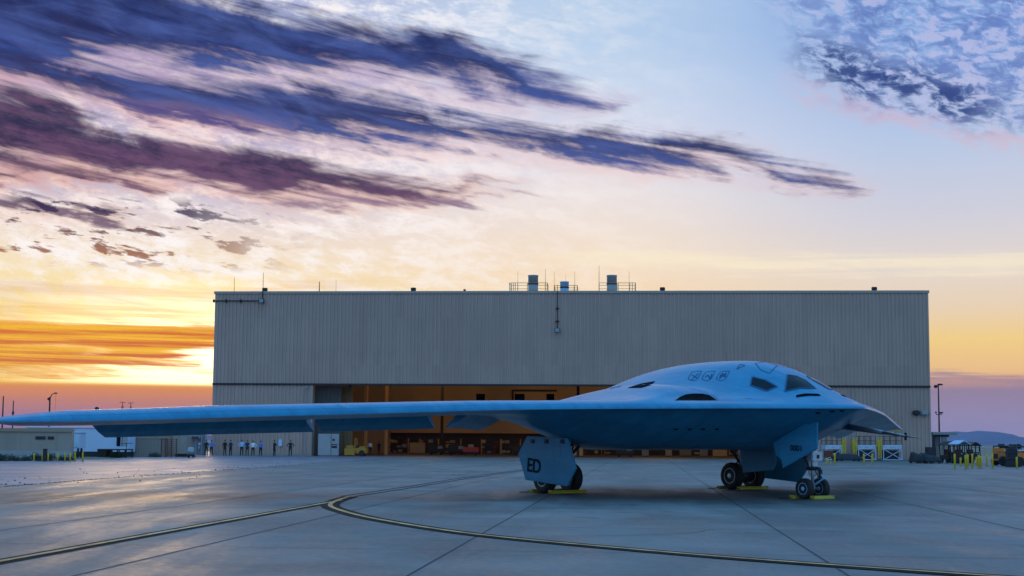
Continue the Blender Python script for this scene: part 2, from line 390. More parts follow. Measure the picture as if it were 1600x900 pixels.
def sheet(name, pts, z, m, label=None):
    bm = bmesh.new(); bm.faces.new([bm.verts.new((x, y, z)) for x, y in pts])
    bmesh.ops.recalc_face_normals(bm, faces=bm.faces)
    if bm.faces[0].normal.z < 0: bmesh.ops.reverse_faces(bm, faces=bm.faces)
    return tag(obj(name, bm, m), kind='structure')
sheet('ground', [(-30000, -2000), (30000, -2000), (30000, 40000), (-30000, 40000)], -.02, 'dry_field')
sheet('concrete_apron', [(-19.3, -60), (-18.6, 48), (-18.1, 61.7), (-16.6, 82), (-15.3, 105.4), (-12.3, 152), (-12.3, 210), (140, 210), (140, 160), (62, 152), (62, 118), (140, 118), (140, -60)], -.004, 'slab_concrete')
sheet('asphalt_taxiway', [(-140, -60), (-19.3, -60), (-18.6, 48), (-18.1, 61.7), (-16.6, 82), (-15.3, 105.4), (-12.3, 152), (-12.3, 210), (-60, 210), (-60, 152), (-42, 146), (-36, 118), (-44, 104), (-140, 100)], -.010, 'old_asphalt')
mk('joint_dark', (.035, .035, .04), .9)
bm = bmesh.new()
def strip(bm, p, q, w, z):
    p, q = Vector(p), Vector(q); d = (q - p).normalized(); n = Vector((d.y, -d.x, 0)) * w / 2
    bm.faces.new([bm.verts.new(Vector((v.x, v.y, z))) for v in (p - n, p + n, q + n, q - n)][::1])
for j in joints:
    x0 = j - 17.2 * .1
    y0, y1 = -20., 148.
    p, q = (x0 + y0 * .1, y0, 0), (x0 + y1 * .1, y1, 0)
    if x0 > -19: strip(bm, p, q, .04, 0)
for k in range(-3, 24):                                       # the cross joints
    y = 9.0 + 6.1 * k
    strip(bm, (-18, y + 1.8, 0), (110, y - 11, 0), .022, .0)
bmesh.ops.recalc_face_normals(bm, faces=bm.faces)
tag(obj('slab_joints', bm, 'joint_dark'), kind='structure')
# wandering sealed cracks in the slabs
mk('crack_seal', (.03, .03, .032), .9)
bm = bmesh.new(); rc = random.Random(21)
for k in range(34):
    p = Vector((rc.uniform(-16, 30), rc.uniform(14, 100) ** 1.0, 0)); a = rc.choice([0, math.pi / 2]) + rc.gauss(0, .5); n = rc.randint(6, 22); w = rc.uniform(.012, .03)
    for i in range(n):
        a += rc.gauss(0, .28); q = p + Vector((math.cos(a), math.sin(a), 0)) * rc.uniform(.15, .4); strip(bm, p, q, w, -.002); p = q
for f in bm.faces:
    f.normal_update()
    if f.normal.z < 0: f.normal_flip()
tag(obj('crack_lines', bm, 'crack_seal'), kind='structure')
# painted guide line
def path_strip(name, pts, w, z, m, off=0.):
    bm = bmesh.new(); prev = None
    for i, p in enumerate(pts):
        a = Vector(pts[max(0, i - 1)]); b = Vector(pts[min(len(pts) - 1, i + 1)]); d = (b - a).normalized(); n = Vector((d.y, -d.x))
        l = Vector(p) + n * (off - w / 2); r = Vector(p) + n * (off + w / 2)
        cur = (bm.verts.new((l.x, l.y, z)), bm.verts.new((r.x, r.y, z)))
        if prev: bm.faces.new((prev[0], prev[1], cur[1], cur[0]))
        prev = cur
    bmesh.ops.recalc_face_normals(bm, faces=bm.faces)
    if bm.faces[0].normal.z < 0: bmesh.ops.reverse_faces(bm, faces=bm.faces)
    return tag(obj(name, bm, m), kind='structure')
def catmull(ps, n=10):
    out = []
    for i in range(len(ps) - 1):
        p0, p1, p2, p3 = (Vector(ps[max(0, min(len(ps) - 1, i + k))]) for k in (-1, 0, 1, 2))
        for j in range(n):
            t = j / n; out.append(.5 * ((2 * p1) + (p2 - p0) * t + (2 * p0 - 5 * p1 + 4 * p2 - p3) * t * t + (3 * p1 - p0 - 3 * p2 + p3) * t ** 3))
    out.append(Vector(ps[-1])); return out
surf_mat('line_yellow', (.45, .19, .05), (.95, .45, .17), (.6, .8), s=2)
surf_mat('line_black', (.008, .008, .008), (.02, .02, .02), (.8, .95), s=1); M['line_black'].node_tree.nodes['Principled BSDF'].inputs['Specular IOR Level'].default_value = .12
main = [Vector((-7.3 + (y - 18.7) * .1128, y)) for y in (-10, 10, 20, 30, 38.8)]
curve = catmull([(-5.08, 41.2), (-5.12, 38.6), (-4.95, 35.8), (-4.35, 33.2), (-3.0, 29.4), (-.7, 24.9), (2.1, 21.5), (4.6, 19.1), (8.4, 16.2), (14, 12.5)])
far = [Vector((-5.2, 41.6)), Vector((-3.9, 50.5)), Vector((-2.4, 62.4)), Vector((.5, 81.8)), Vector((5, 112))]
path_strip('guide_line_border', main, .42, .004, 'line_black')
path_strip('guide_line', main, .13, .012, 'line_yellow')
path_strip('curved_guide_line_border', curve, .52, .008, 'line_black')
path_strip('curved_guide_line', curve, .13, .016, 'line_yellow')
path_strip('old_seam', far, .12, .004, 'line_black', .24); path_strip('old_seam', far, .10, .004, 'line_black', -.2)
# weeds and grit in the seam between asphalt and concrete
bm = bmesh.new()
ed = catmull([(-18.6, 48), (-18.1, 61.7), (-16.6, 82), (-15.3, 105.4), (-12.3, 150)], 30)
for k in range(900):
    t = random.random() ** 1.2; p = ed[int(t * (len(ed) - 1))]; w = random.gauss(0, .05) if random.random() < .8 else random.gauss(-1.5, 2.2)
    x, y = p.x + w + random.uniform(-.02, .02), p.y + random.uniform(-.8, .8); h = random.uniform(.01, .05) * (1 if abs(w) > .2 else .6); a = random.random() * 3
    d = Vector((math.cos(a), math.sin(a), 0)) * random.uniform(.02, .07)
    bm.faces.new([bm.verts.new(v) for v in (Vector((x, y, -.008)) - d, Vector((x, y, -.008)) + d, Vector((x + random.uniform(-.04, .04), y, h)))])
tag(obj('seam_weeds', bm, 'green_leaf'), 'dry weeds and grit scattered along the asphalt edge', 'weeds', kind='stuff')

# ------------------------------------------------------------------ mountains
def ridge(name, Y, pts, depth, seed, m='rock'):
    rnd = random.Random(seed); bm = bmesh.new(); cols = []
    xs = [X_(px, Y) for px, py in pts]; hs = [max(2, 1.3 * Z_(px, py, Y)) for px, py in pts]
    tab = list(zip(xs, hs)); n = 220; rows = 12
    jit = [rnd.gauss(0, 1) for _ in range(n + 8)]
    for i in range(n + 1):
        x = xs[0] + (xs[-1] - xs[0]) * i / n; H = lerp(tab, x) * (1 + .03 * sum(jit[i:i + 4]) / 4)
        c = []
        for j in range(rows + 1):
            v = j / rows; prof = math.sin(v * math.pi / 2) ** 1.15
            c.append(bm.verts.new((x + rnd.gauss(0, 25) * v * (1 - v), Y - depth * (1 - v) + rnd.gauss(0, depth * .03) * (1 - v), -10 + (H + 10) * prof * (1 + (rnd.gauss(0, .08) if 0 < j < rows else 0)))))
        c.append(bm.verts.new((x, Y + depth * .6, -10))); cols.append(c)
    for a, b in zip(cols, cols[1:]):
        for j in range(rows + 1): bm.faces.new((a[j], a[j + 1], b[j + 1], b[j]))
    bmesh.ops.recalc_face_normals(bm, faces=bm.faces)
    return tag(obj(name, bm, m), kind='structure')
ridge('mountains', 14000, [(-2500, 676), (-1500, 668), (-900, 680), (-300, 676), (100, 680), (500, 684), (900, 684), (1200, 680), (1380, 682), (1440, 681), (1500, 679), (1512, 678), (1540, 685), (1558, 688), (1580, 686), (1600, 686), (1640, 690), (1800, 688), (2100, 680), (2600, 690), (3600, 684)], 2500, 3)

# ------------------------------------------------------------------ hangar
HA = math.atan2(-6, 83.8); HX, HY = -35.7, 155.0
HL, HD, HH, HHead = 84.0, 46.0, 19.6, 8.45
hangar = thing('hangar', 'huge grey ribbed metal hangar with amber lit open mouth behind the aircraft', 'hangar', (HX, HY, 0), HA)
HM = Matrix.Translation((HX, HY, 0)) @ Matrix.Rotation(HA, 4, 'Z'); HMi = HM.inverted()
def hl(px, py, yl=0.):                     # pixel -> hangar local point on the plane y = yl
    o = HMi @ C0; d = HMi.to_3x3() @ ray(px, py); return o + d * ((yl - o.y) / d.y)
def corr(bm, x0, x1, z0, z1, y=0., pitch=.44, dep=.12, face=-1, axis='x'):
    """ribbed metal sheet: real ribs in plan, extruded up"""
    n = max(1, round((x1 - x0) / pitch)); p = (x1 - x0) / n; plan = []
    for k in range(n):
        b = x0 + k * p
        plan += [(b, 0), (b + p * .55, 0), (b + p * .64, 1), (b + p * .91, 1)]
    plan.append((x1, 0)); prev = None
    for u, r in plan:
        w = y + face * dep * r
        a = (u, w) if axis == 'x' else (w, u)
        cur = (bm.verts.new((a[0], a[1], z0)), bm.verts.new((a[0], a[1], z1)))
        if prev: bm.faces.new((prev[0], cur[0], cur[1], prev[1]))
        prev = cur
ox0, ox1 = hl(485, 690).x, hl(1275, 690).x
bm = bmesh.new()
zs = hl(900, 549).z
corr(bm, 0, HL, zs + .012, HH - .35, 0.0); corr(bm, 0, HL, HHead + .1, zs, -.012)
obj('front_wall', bm, 'siding', hangar)
bm = bmesh.new(); corr(bm, 0, ox0, .25, HHead - .1); obj('lower_wall', bm, 'siding', hangar)
bm = bmesh.new(); corr(bm, ox1, HL, .25, HHead - .1); obj('lower_wall', bm, 'siding', hangar)
bm = bmesh.new(); corr(bm, 0, HD, .1, HH - .35, 0, face=-1, axis='y'); obj('side_wall', bm, 'siding', hangar)
bm = bmesh.new(); corr(bm, 0, HD, .1, HH - .35, HL, face=1, axis='y'); obj('side_wall', bm, 'siding', hangar)
obj('roof', B((-.05, HL + .05, -.02, HD, HH - .35, HH - .3)), 'siding_trim', hangar)
obj('coping', bev(B((-.14, HL + .14, -.16, .1, HH - .33, HH), (-.14, .1, .11, HD, HH - .33, HH), (HL - .1, HL + .14, .11, HD, HH - .33, HH)), .03, 1), 'siding_trim', hangar)
obj('door_header', bev(B((-.05, HL + .05, -.22, .25, HHead - .1, HHead + .12)), .02, 1), 'dark_metal', hangar)
obj('plinth', B((0, ox0, -.1, .3, 0, .25)), 'concrete_wall', hangar); obj('plinth', B((ox1, HL, -.1, .3, 0, .25)), 'concrete_wall', hangar)
obj('jamb', B((ox0 - .02, ox0 + .18, -.14, 1.2, 0, HHead - .1)), 'siding_trim', hangar)
obj('jamb', B((ox1 - .18, ox1 + .02, -.14, 1.2, 0, HHead - .1)), 'siding_trim', hangar)
# inside lining
obj('lining', B((.3, ox0, .5, .6, 0, HHead - .12), (ox1, HL - .3, .5, .6, 0, HHead - .12), (.3, HL - .3, .5, .6, HHead + .12, HH - .5)), 'interior_tan', hangar)
obj('inner_side_wall', B((.2, .35, .7, HD - .3, 0, HH - .5)), 'interior_tan', hangar)
obj('inner_side_wall', B((HL - .35, HL - .2, .7, HD - .3, 0, HH - .5)), 'interior_tan', hangar)
bw = obj('back_wall', B((.0, HL, HD - .2, HD, 0, HH - .36)), 'interior_tan', hangar)
obj('ceiling', B((.4, HL - .4, .7, HD - .3, 13.5, 13.6)), 'interior_dark', hangar)
obj('back_wall_ledge', B((14, HL - 1, HD - 1.2, HD - .21, 3.1, 3.35)), 'orange_steel', hangar)
obj('back_wall_panel', B((14, HL - 1, HD - .5, HD - .21, .0, 3.09)), 'interior_dark', hangar)
for px, w in ((751, 1.35), (812, 1.5), (990, 1.4), (860, 1.2)):
    p = hl(px, 621.5, HD - .2)
    wf = obj('window', B((p.x - w / 2, p.x + w / 2, HD - .26, HD - .21, p.z - .7, p.z + .6)), 'intake_black', hangar)
    obj('window_frame', B((p.x - w / 2 - .1, p.x + w / 2 + .1, HD - .27, HD - .22, p.z + .6, p.z + .72), (p.x - w / 2 - .1, p.x - w / 2, HD - .27, HD - .22, p.z - .7, p.z + .6), (p.x + w / 2, p.x + w / 2 + .1, HD - .27, HD - .22, p.z - .7, p.z + .6)), 'orange_steel', wf)
for px, yl in ((571, 14), (603, 16), (903, 12), (545, 30), (690, 34)):
    x = hl(px, 690, yl).x; obj('column', B((x - .18, x + .18, yl, yl + .36, 0, 13.5)), 'orange_steel' if px < 700 and yl < 20 else 'interior_dark', hangar)
# pipe work on the back wall
a, b = hl(800, 610, HD - .4), hl(870, 610, HD - .4)
obj('wall_duct', B((a.x, b.x, HD - .6, HD - .3, a.z - .12, a.z + .12), (a.x, a.x + .25, HD - .6, HD - .3, a.z - 2.2, a.z - .13)), 'interior_dark', hangar)
# door leaves stacked at the left and right of the opening
x1 = hl(533, 640, 1.6).x
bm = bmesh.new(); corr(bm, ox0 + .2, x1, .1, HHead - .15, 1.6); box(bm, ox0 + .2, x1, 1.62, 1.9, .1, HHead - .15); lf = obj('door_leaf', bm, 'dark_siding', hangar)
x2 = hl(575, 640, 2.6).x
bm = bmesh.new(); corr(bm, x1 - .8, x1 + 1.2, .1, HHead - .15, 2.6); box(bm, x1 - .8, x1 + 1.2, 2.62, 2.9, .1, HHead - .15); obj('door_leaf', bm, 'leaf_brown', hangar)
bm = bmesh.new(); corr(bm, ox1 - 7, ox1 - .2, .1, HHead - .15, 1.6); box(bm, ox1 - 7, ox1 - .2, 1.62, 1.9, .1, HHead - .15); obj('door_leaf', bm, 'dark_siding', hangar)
# pale personnel door in the leaf at the left side of the mouth
a, b = hl(497, 711, -.6), hl(530, 678, -.6)
pd = obj('personnel_door', bev(B((a.x, b.x, -.75, -.6, .05, b.z)), .02, 1), 'door_white', hangar)
obj('door_leaf_seam', B((a.x + (b.x - a.x) * .62, a.x + (b.x - a.x) * .64, -.77, -.74, .1, b.z - .1), (a.x + (b.x - a.x) * .64, b.x - .15, -.77, -.74, b.z * .5, b.z * .54), (a.x + (b.x - a.x) * .7, b.x - .5, -.78, -.74, b.z * .68, b.z * .78), (a.x + (b.x - a.x) * .66, b.x - .2, -.78, -.74, b.z * .36, b.z * .46)), 'dark_metal', pd)
# conduits and flood lights on the facade
def floodlight(p, parent, name='floodlight'):
    f = obj(name, bev(B((p.x - .3, p.x + .3, p.y - .5, p.y - .15, p.z - .3, p.z + .25)), .06, 2), 'dark_metal', parent)
    obj('light_lens', B((p.x - .24, p.x + .24, p.y - .53, p.y - .49, p.z - .25, p.z + .18)), 'lens', f); return f
p = hl(410, 470, -.25); q = hl(334, 470, -.25)
obj('conduit', T((q, p, .07, .07, 8), ((p.x, -.25, p.z), (p.x, -.25, HH + .2), .06, .06, 8)), 'dark_metal', hangar)
floodlight(p, hangar)
for t in (.0, .25, .55): obj('conduit_clip', B((q.x + (p.x - q.x) * t - .08, q.x + (p.x - q.x) * t + .08, -.34, -.05, p.z - .18, p.z + .18)), 'dark_metal', hangar)
p = hl(871, 516, -.25)
obj('conduit', T(((p.x, -.25, p.z), (p.x, -.25, HH - .1), .05, .05, 8)), 'dark_metal', hangar)
floodlight(p, hangar)
for yy in (482, 502):
    c = hl(871, yy, -.25); obj('conduit_clip', B((c.x - .2, c.x + .2, -.34, -.05, c.z - .07, c.z + .07)), 'dark_metal', hangar)
p = hl(504, 603, -.25); obj('downpipe', T(((p.x - 3.4 + 1.4, -.25, 0.1), (p.x - 2.0, -.25, HHead - .5), .06), ((p.x - 2.0, -.25, HHead - .5), (p.x - 1.6, -.25, HHead - .2), .06)), 'grey_paint', hangar)
p = hl(1331, 603, -.25); obj('downpipe', T(((p.x, -.25, 0.1), (p.x, -.25, HHead - .25), .06)), 'grey_paint', hangar)
for px in (1431, 1444):
    p = hl(px, 645, -.1); w = obj('wall_light', bev(B((p.x - .42, p.x + .42, -.55, -.08, p.z - .28, p.z + .28)), .12, 2), 'dark_metal' if px == 1431 else 'grey_paint', hangar)
p = hl(438.5, 692, -.1); obj('wall_box', bev(B((p.x - .22, p.x + .22, -.3, -.06, p.z - .4, p.z + .4)), .03, 1), 'white_paint', hangar)
# rooftop plant
def vent(px, top, r, y, big=True):
    p = hl(px, 452, y); zt = hl(px, top, y).z; h = zt - (HH - .3)
    t = thing('roof_vent', {833: 'tall round steel roof ventilator, left one of the two tall ones', 882: 'short blue round roof ventilator between the two tall ones', 956: 'tall round steel roof ventilator, right one of the two tall ones'}[px], 'ventilator', HM @ Vector((p.x, y, HH - .3)), HA, 'ventilators on the hangar roof')
    prof = [(r * .75, 0), (r * .75, h * .18), (r, h * .2), (r * 1.02, h * .3), (r, h * .31), (r, h * .55)]
    obj('drum', lathe(prof, n=24), 'grey_paint' if big else 'rim_blue', t, True)
    obj('band', lathe([(r * 1.07, h * .552), (r * 1.07, h * .62)], n=24), 'dark_metal', t, True)
    obj('cap', lathe([(r, h * .622), (r, h * .93), (r * 1.06, h * .94), (r * 1.06, h * .99), (r * .7, h)], n=24), 'grey_paint' if big else 'rim_blue', t, True)
    return t
vent(833, 430, .6, 3); vent(882, 440, .52, 3, False); vent(956, 430, .6, 3)
def rail(pxs, top, y, label, dense=None):
    xs = [hl(px, 450, y).x for px in pxs]; zt = hl(pxs[0], top, y).z; z0 = HH - .3
    t = thing('roof_railing', label, 'railing', HM @ Vector((xs[0], y, z0)), HA, 'safety railings on the hangar roof')
    w = xs[-1] - xs[0]; h = zt - z0
    obj('top_rail', T(((0, 0, h), (w, 0, h), .035, .035, 6), ((w, 0, h), (w, 2.4, h), .035, .035, 6), ((0, 0, h), (0, 2.4, h), .035, .035, 6), ((0, 2.4, h), (w, 2.4, h), .03, .03, 6)), 'orange_steel', t)
    for y_ in (0, 2.4): obj('mid_rail', T(((0, y_, h * .5), (w, y_, h * .5), .025, .025, 6)), 'orange_steel', t)
    for x in xs: obj('post', T(((x - xs[0], 0, 0), (x - xs[0], 0, h), .04, .04, 6)), 'orange_steel', t)
    for x in (0, w / 2, w): obj('post', T(((x, 2.4, 0), (x, 2.4, h), .04, .04, 6)), 'orange_steel', t)
rail([796, 799, 802, 805, 809, 824, 852, 855], 442, 1.2, 'roof railing round the left tall ventilator')
rail([866, 871, 897, 902], 446, 1.2, 'low roof railing round the short blue ventilator')
rail([936, 966, 984, 988, 993], 442, 1.2, 'roof railing round the right tall ventilator')
for px, top, r, lab in ((366, 433, .05, 'thin roof mast nearest the hangar left corner'), (411, 426, .06, 'tall roof mast above the corner floodlight'), (499, 440, .1, 'short thick roof mast on the hangar left half'), (525, 437, .03, 'hair thin roof whip aerial beside the short thick mast'),
                    (809, 424, .03, 'whip aerial at the left railing end'), (852, 420, .04, 'whip aerial just right of the left tall ventilator'), (866, 424, .03, 'whip aerial at the left end of the low railing'), (884, 429, .02, 'hair thin aerial above the short blue ventilator'),
                    (898, 424, .03, 'whip aerial at the right end of the low railing'), (936, 415, .05, 'tallest roof aerial left of the right ventilator'), (983, 424, .03, 'whip aerial at the right railing end')):
    p = hl(px, 450, 1.0); zt = hl(px, top, 1.0).z; t = thing('roof_antenna', lab, 'antenna', HM @ Vector((p.x, 1.0, HH - .3)), HA, 'aerials on the hangar roof')
    obj('mast', T(((0, 0, 0), (0, 0, zt - HH + .3), r * .7, r * .4, 6)), 'dark_metal', t); obj('base', B((-.12, .12, -.12, .12, 0, .12)), 'dark_metal', t)
for px, lab in ((414, 'small dark roof floodlight beside the tall mast'), (646, 'small dark roof floodlight left of the ventilators'), (726, 'tiny dark roof fitting left of the left railing'), (1035, 'small dark roof floodlight right of the ventilators'), (1366, 'small dark roof floodlight near the hangar right corner')):
    p = hl(px, 450, .6); t = thing('roof_floodlight', lab, 'floodlight', HM @ Vector((p.x, .6, HH - .3)), HA, 'floodlights on the roof edge')
    s = .5 if px == 726 else 1; obj('housing', bev(B((-.3 * s, .3 * s, -.2, .2, .38, .38 + .4 * s)), .05, 2), 'black_paint', t); obj('bracket', T(((0, 0, 0), (0, 0, .4), .04)), 'dark_metal', t)
# lamps inside the hangar
for k, (lx, ly) in enumerate([(22, 32), (38, 32), (54, 32), (68, 32), (22, 12), (38, 12), (54, 12), (68, 12)]):
    f = thing('hangar_lamp', 'amber high bay lamp hidden under the ceiling of the hangar', 'lamp', HM @ Vector((lx, ly, 13.2)), HA, 'amber lamps under the hangar ceiling')
    obj('shade', lathe([(.15, .25), (.2, .2), (.6, -.05), (.58, -.06)], n=16), 'dark_metal', f)
    l = bpy.data.lights.new('hangar_lamp_light', 'POINT'); l.energy = 340; l.color = (1, .56, .16); l.shadow_soft_size = .5
    lo = bpy.data.objects.new('lamp_light', l); COL.objects.link(lo); lo.parent = f; lo.location = (0, 0, -.6)
# ------------------------------------------------------------------ the aircraft: local +X aft, +Y its right wing, +Z up, origin under the nose
TH = .614
ac = thing('bomber_aircraft', 'pale blue grey flying wing bomber parked on the apron', 'aircraft', (10.94, 40.37, 0), math.pi / 2 + TH)
AM = Matrix.Translation((10.94, 40.37, 0)) @ Matrix.Rotation(math.pi / 2 + TH, 4, 'Z'); AMi = AM.inverted()
K = .724
def LE(s): s = abs(s); return K * (math.sqrt(s * s + .16) - .4) + .12 * min(1, s)
def TE(s):
    s = abs(s)
    if s < 9: return 10.0 + (9 - s) * K
    if s < 20.2: return 10.0 + (s - 9) * K
    return 10 + 11.2 * K - (s - 20.2) * .62
HINGE = ((6.0, 8.75), (9.9, 13.0), (13.15, 18.9))
def cut(s):
    s = abs(s); return 1.05 if any(a <= s <= b for a, b in HINGE) else 0
ZLE = [(0, 2.87), (5.7, 2.86), (9.3, 2.80), (12.2, 2.69), (15.4, 2.58), (19.4, 2.44), (22.8, 2.42)]
TS = [(0, .22), (3, .26), (8, .30), (12, .36), (16, .40), (20, .36), (21.6, .2), (22.8, .03)]
HC = [(0, 0), (.5, 0), (.9, .10), (1.5, .38), (2.3, .80), (3.5, 1.27), (4.4, 1.46), (5.5, 1.54), (7, 1.57), (8.5, 1.52), (9.75, 1.38), (11.1, 1.12), (12.6, .78), (14.5, .34), (16.5, 0)]
WC = [(0, .5), (1, .95), (2.5, 1.5), (4, 1.85), (8, 2.15), (13, 1.7), (16.5, .8)]
HN = [(3.5, 0), (3.9, .10), (4.3, .34), (5, .54), (6.5, .64), (8, .60), (10, .44), (12, .20), (13.6, 0)]
def top(x, y):
    s = abs(y); le, te = LE(s), TE(s); d = max(0, x - le); w = max(0, te - x)
    g = max(0, 1 - (1 - min(d / 1.0, 1)) ** 2) ** .55 * ss(w / max(1.2, .75 * (te - le)) )
    z = slerp(ZLE, s) + lerp(TS, s) * g
    hc = lerp(HC, x) * math.exp(-(s / lerp(WC, x)) ** 2.5) if x < 16.5 else 0
    hc = slerp(HC, x) * math.exp(-(s / slerp(WC, x)) ** 2.5)
    hn = max(0, slerp(HN, x)) * math.exp(-(abs(s - 3.35) / 1.45) ** 2.6)
    ed = ss(d / .5)
    return z + (max(hc, 0) ** 2.6 + hn ** 2.6) ** (1 / 2.6) * ed * ss(w / 1.5) - .05 * ss(x / 16) * (s < 9) * ss((9 - s) / 4)
def bot(x, y):
    s = abs(y); le, te = LE(s), TE(s); d = max(0, x - le); w = max(0, te - x)
    z = slerp(ZLE, s) - .13 * ss(d / 1.5) * ss(w / 1.0) - .05 * ss(x / 16) * (s < 9) * ss((9 - s) / 4)
    q = 1 - ss((s - 3.6) / 5.0)
    return z - 1.17 * ss(d / 4.2) ** .8 * ss(w / 5.0) ** .8 * q
def shear(y): return -.006 * y
def grid_s():
    out = []; s = 0
    while s < 22.8001:
        out.append(round(s, 4)); s += .1 if s < 6 else .15 if s < 9.6 else .3
    out += [6.0, 8.75, 5.999, 8.751, 9.9, 13.0, 13.15, 18.9, 9.899, 13.001, 13.149, 18.901, 22.8, 20.2, 9.0]
    return sorted(set(out))
gs = grid_s(); gs = [-s for s in gs[:0:-1]] + gs
NT = 84
def build_body():
    bm = bmesh.new(); tops, bots = [], []
    for y in gs:
        le, te = LE(y), TE(y) - cut(y); a, b = [], []
        for j in range(NT + 1):
            t = j / NT; t = t ** 1.7 if True else t
            x = le + (te - le) * t; sh = shear(y)
            zt, zb = top(x, y), bot(x, y)
            va = bm.verts.new((x, y, zt + sh)); a.append(va)
            if j == 0: b.append(va)
            else:
                b.append(bm.verts.new((x, y, min(zb, zt - .012) + sh)))
        tops.append(a); bots.append(b)
    for i in range(len(gs) - 1):
        for j in range(NT):
            bm.faces.new((tops[i][j], tops[i][j + 1], tops[i + 1][j + 1], tops[i + 1][j]))
            q = [bots[i][j], bots[i + 1][j], bots[i + 1][j + 1], bots[i][j + 1]]
            bm.faces.new(q)
        bm.faces.new((tops[i][-1], bots[i][-1], bots[i + 1][-1], tops[i + 1][-1]))
    for i in (0, -1):
        for j in range(1, NT):
            q = [tops[i][j], tops[i][j + 1], bots[i][j + 1], bots[i][j]]
            try: bm.faces.new(q)
            except ValueError: pass
        try: bm.faces.new((tops[i][0], tops[i][1], bots[i][1]))
        except ValueError: pass
    bmesh.ops.recalc_face_normals(bm, faces=bm.faces)
    for f in bm.faces: f.smooth = True
    for e in bm.edges:
        if len(e.link_faces) == 2 and e.calc_face_angle(0) > R_(38): e.smooth = False
    return bm
bmb = build_body(); bvh = BVHTree.FromBMesh(bmb)
body = obj('body', bmb, 'aircraft_paint', ac)
# body paint: subtle panel lines and weathering streaks along the airflow
m = M['aircraft_paint']; t = m.node_tree; S_.nt = t
tcn = [n for n in t.nodes if n.type == 'TEX_COORD'][0]; sp = t.nodes.new('ShaderNodeSeparateXYZ'); t.links.new(tcn.outputs['Object'], sp.inputs[0])
x, y, z = (S_(sp.outputs[i]) for i in range(3))
ay = S_.m('ABSOLUTE', y); u = x - ay * K
strk = noise(comb(x * .35, y * 2.2, z * 1.5), 1.6, 5, .6, .5)
cl = noise(tcn.outputs['Object'], .5, 5, .6, .4)
f = smooth(strk * .55 + cl * .45, .34, .66)
col = mixc(f, (.012, .18, .33), (.028, .25, .43))
pl = S_.m('PINGPONG', u, 1.1); l1 = smooth(pl, .02, .008)
pm = S_.m('PINGPONG', ay - .55, 1.45); l2 = smooth(pm, .02, .008) * smooth(x - ay * K, .3, .4)
col = mixc(S_.m('MAXIMUM', l1, l2) * .55, col, (.006, .07, .15))
b = t.nodes['Principled BSDF']; t.links.new(col, b.inputs['Base Color'])
t.links.new((smooth(cl, .3, .7) * .12 + .34).k, b.inputs['Roughness'])

# elevons drooping on their hinges
def elevon(s0, s1, sg):
    bm = bmesh.new(); rows = []
    sk = .38 if s0 < 9 else -.62
    for s in [s0 + .04 + (s1 - s0 - .08) * k / 8 for k in range(9)]:
        xh = TE(s) - 1.03; zc = (top(xh, s) + bot(xh, s)) / 2; h = max(.05, (top(xh, s) - bot(xh, s)) / 2)
        zt = zc - .5
        prof = [(xh, zc + h), (xh + .5, zc - .10), (xh + .98, zt + .02), (xh + .98, zt - .02), (xh + .45, zc - h - .22), (xh, zc - h)]
        rows.append([bm.verts.new((px_ + (K if s0 > 9 else -K) * sk * (px_ - xh), (s + sk * (px_ - xh)) * sg, pz + shear(s * sg))) for px_, pz in prof])
    for a, b_ in zip(rows, rows[1:]):
        for k in range(6): bm.faces.new((a[k], a[(k + 1) % 6], b_[(k + 1) % 6], b_[k]))
    bm.faces.new(rows[0]); bm.faces.new(rows[-1][::-1]); bmesh.ops.recalc_face_normals(bm, faces=bm.faces)
    return obj('elevon', bm, 'aircraft_paint', ac)
for s0, s1 in HINGE:
    elevon(s0, s1, 1); elevon(s0, s1, -1)

# patches that lie on the skin: traced where the view meets the body, then built in the aircraft's own space
def hit(px, py):
    o = AMi @ C0; d = (AMi.to_3x3() @ ray(px, py)).normalized()
    h, n, i, di = bvh.ray_cast(o, d)
    return h, n
def skin_patch(poly, name, m, off=.012, mirror=True, parent=None, cuts=3, upper=True):
    bm = bmesh.new(); vs_ = [bm.verts.new((x, y, 0)) for x, y in poly]; bm.faces.new(vs_)
    bmesh.ops.triangulate(bm, faces=bm.faces)
    bmesh.ops.subdivide_edges(bm, edges=bm.edges, cuts=cuts, use_grid_fill=True)
    bad = []
    for v in bm.verts:
        h, n = hit(v.co.x, v.co.y)
        if h is None: bad.append(v); continue
        v.co = Vector((h.x, h.y, h.z)) + (n if n.z * (1 if upper else -1) > -.5 else -n) * off
    if bad: bmesh.ops.delete(bm, geom=bad, context='VERTS')
    bmesh.ops.recalc_face_normals(bm, faces=bm.faces)
    if not bm.faces: return None
    if (sum((f.normal for f in bm.faces), Vector()).z > 0) != upper: bmesh.ops.reverse_faces(bm, faces=bm.faces)
    bm2 = bm.copy() if mirror else None
    o = obj(name, bm, m, parent or ac, True)
    if mirror:
        for v in bm2.verts: v.co.z += 2 * .006 * v.co.y; v.co.y = -v.co.y
        bmesh.ops.reverse_faces(bm2, faces=bm2.faces); obj(name, bm2, m, parent or ac, True)
    return o
def skin_line(pts, w, name, m, mirror=True, closed=False, off=.008):
    """thin marking that follows the skin through the pixel points; w in metres"""
    if closed: pts = pts + [pts[0]]
    ps = []
    for a, b_ in zip(pts, pts[1:]):
        L = math.dist(a, b_); n = max(1, int(L / 1.5))
        for k in range(n):
            h, nn = hit(a[0] + (b_[0] - a[0]) * k / n, a[1] + (b_[1] - a[1]) * k / n)
            if h: ps.append((h, nn))
    h, nn = hit(*pts[-1])
    if h: ps.append((h, nn))
    return ribbon(ps, w, name, m, mirror, off)
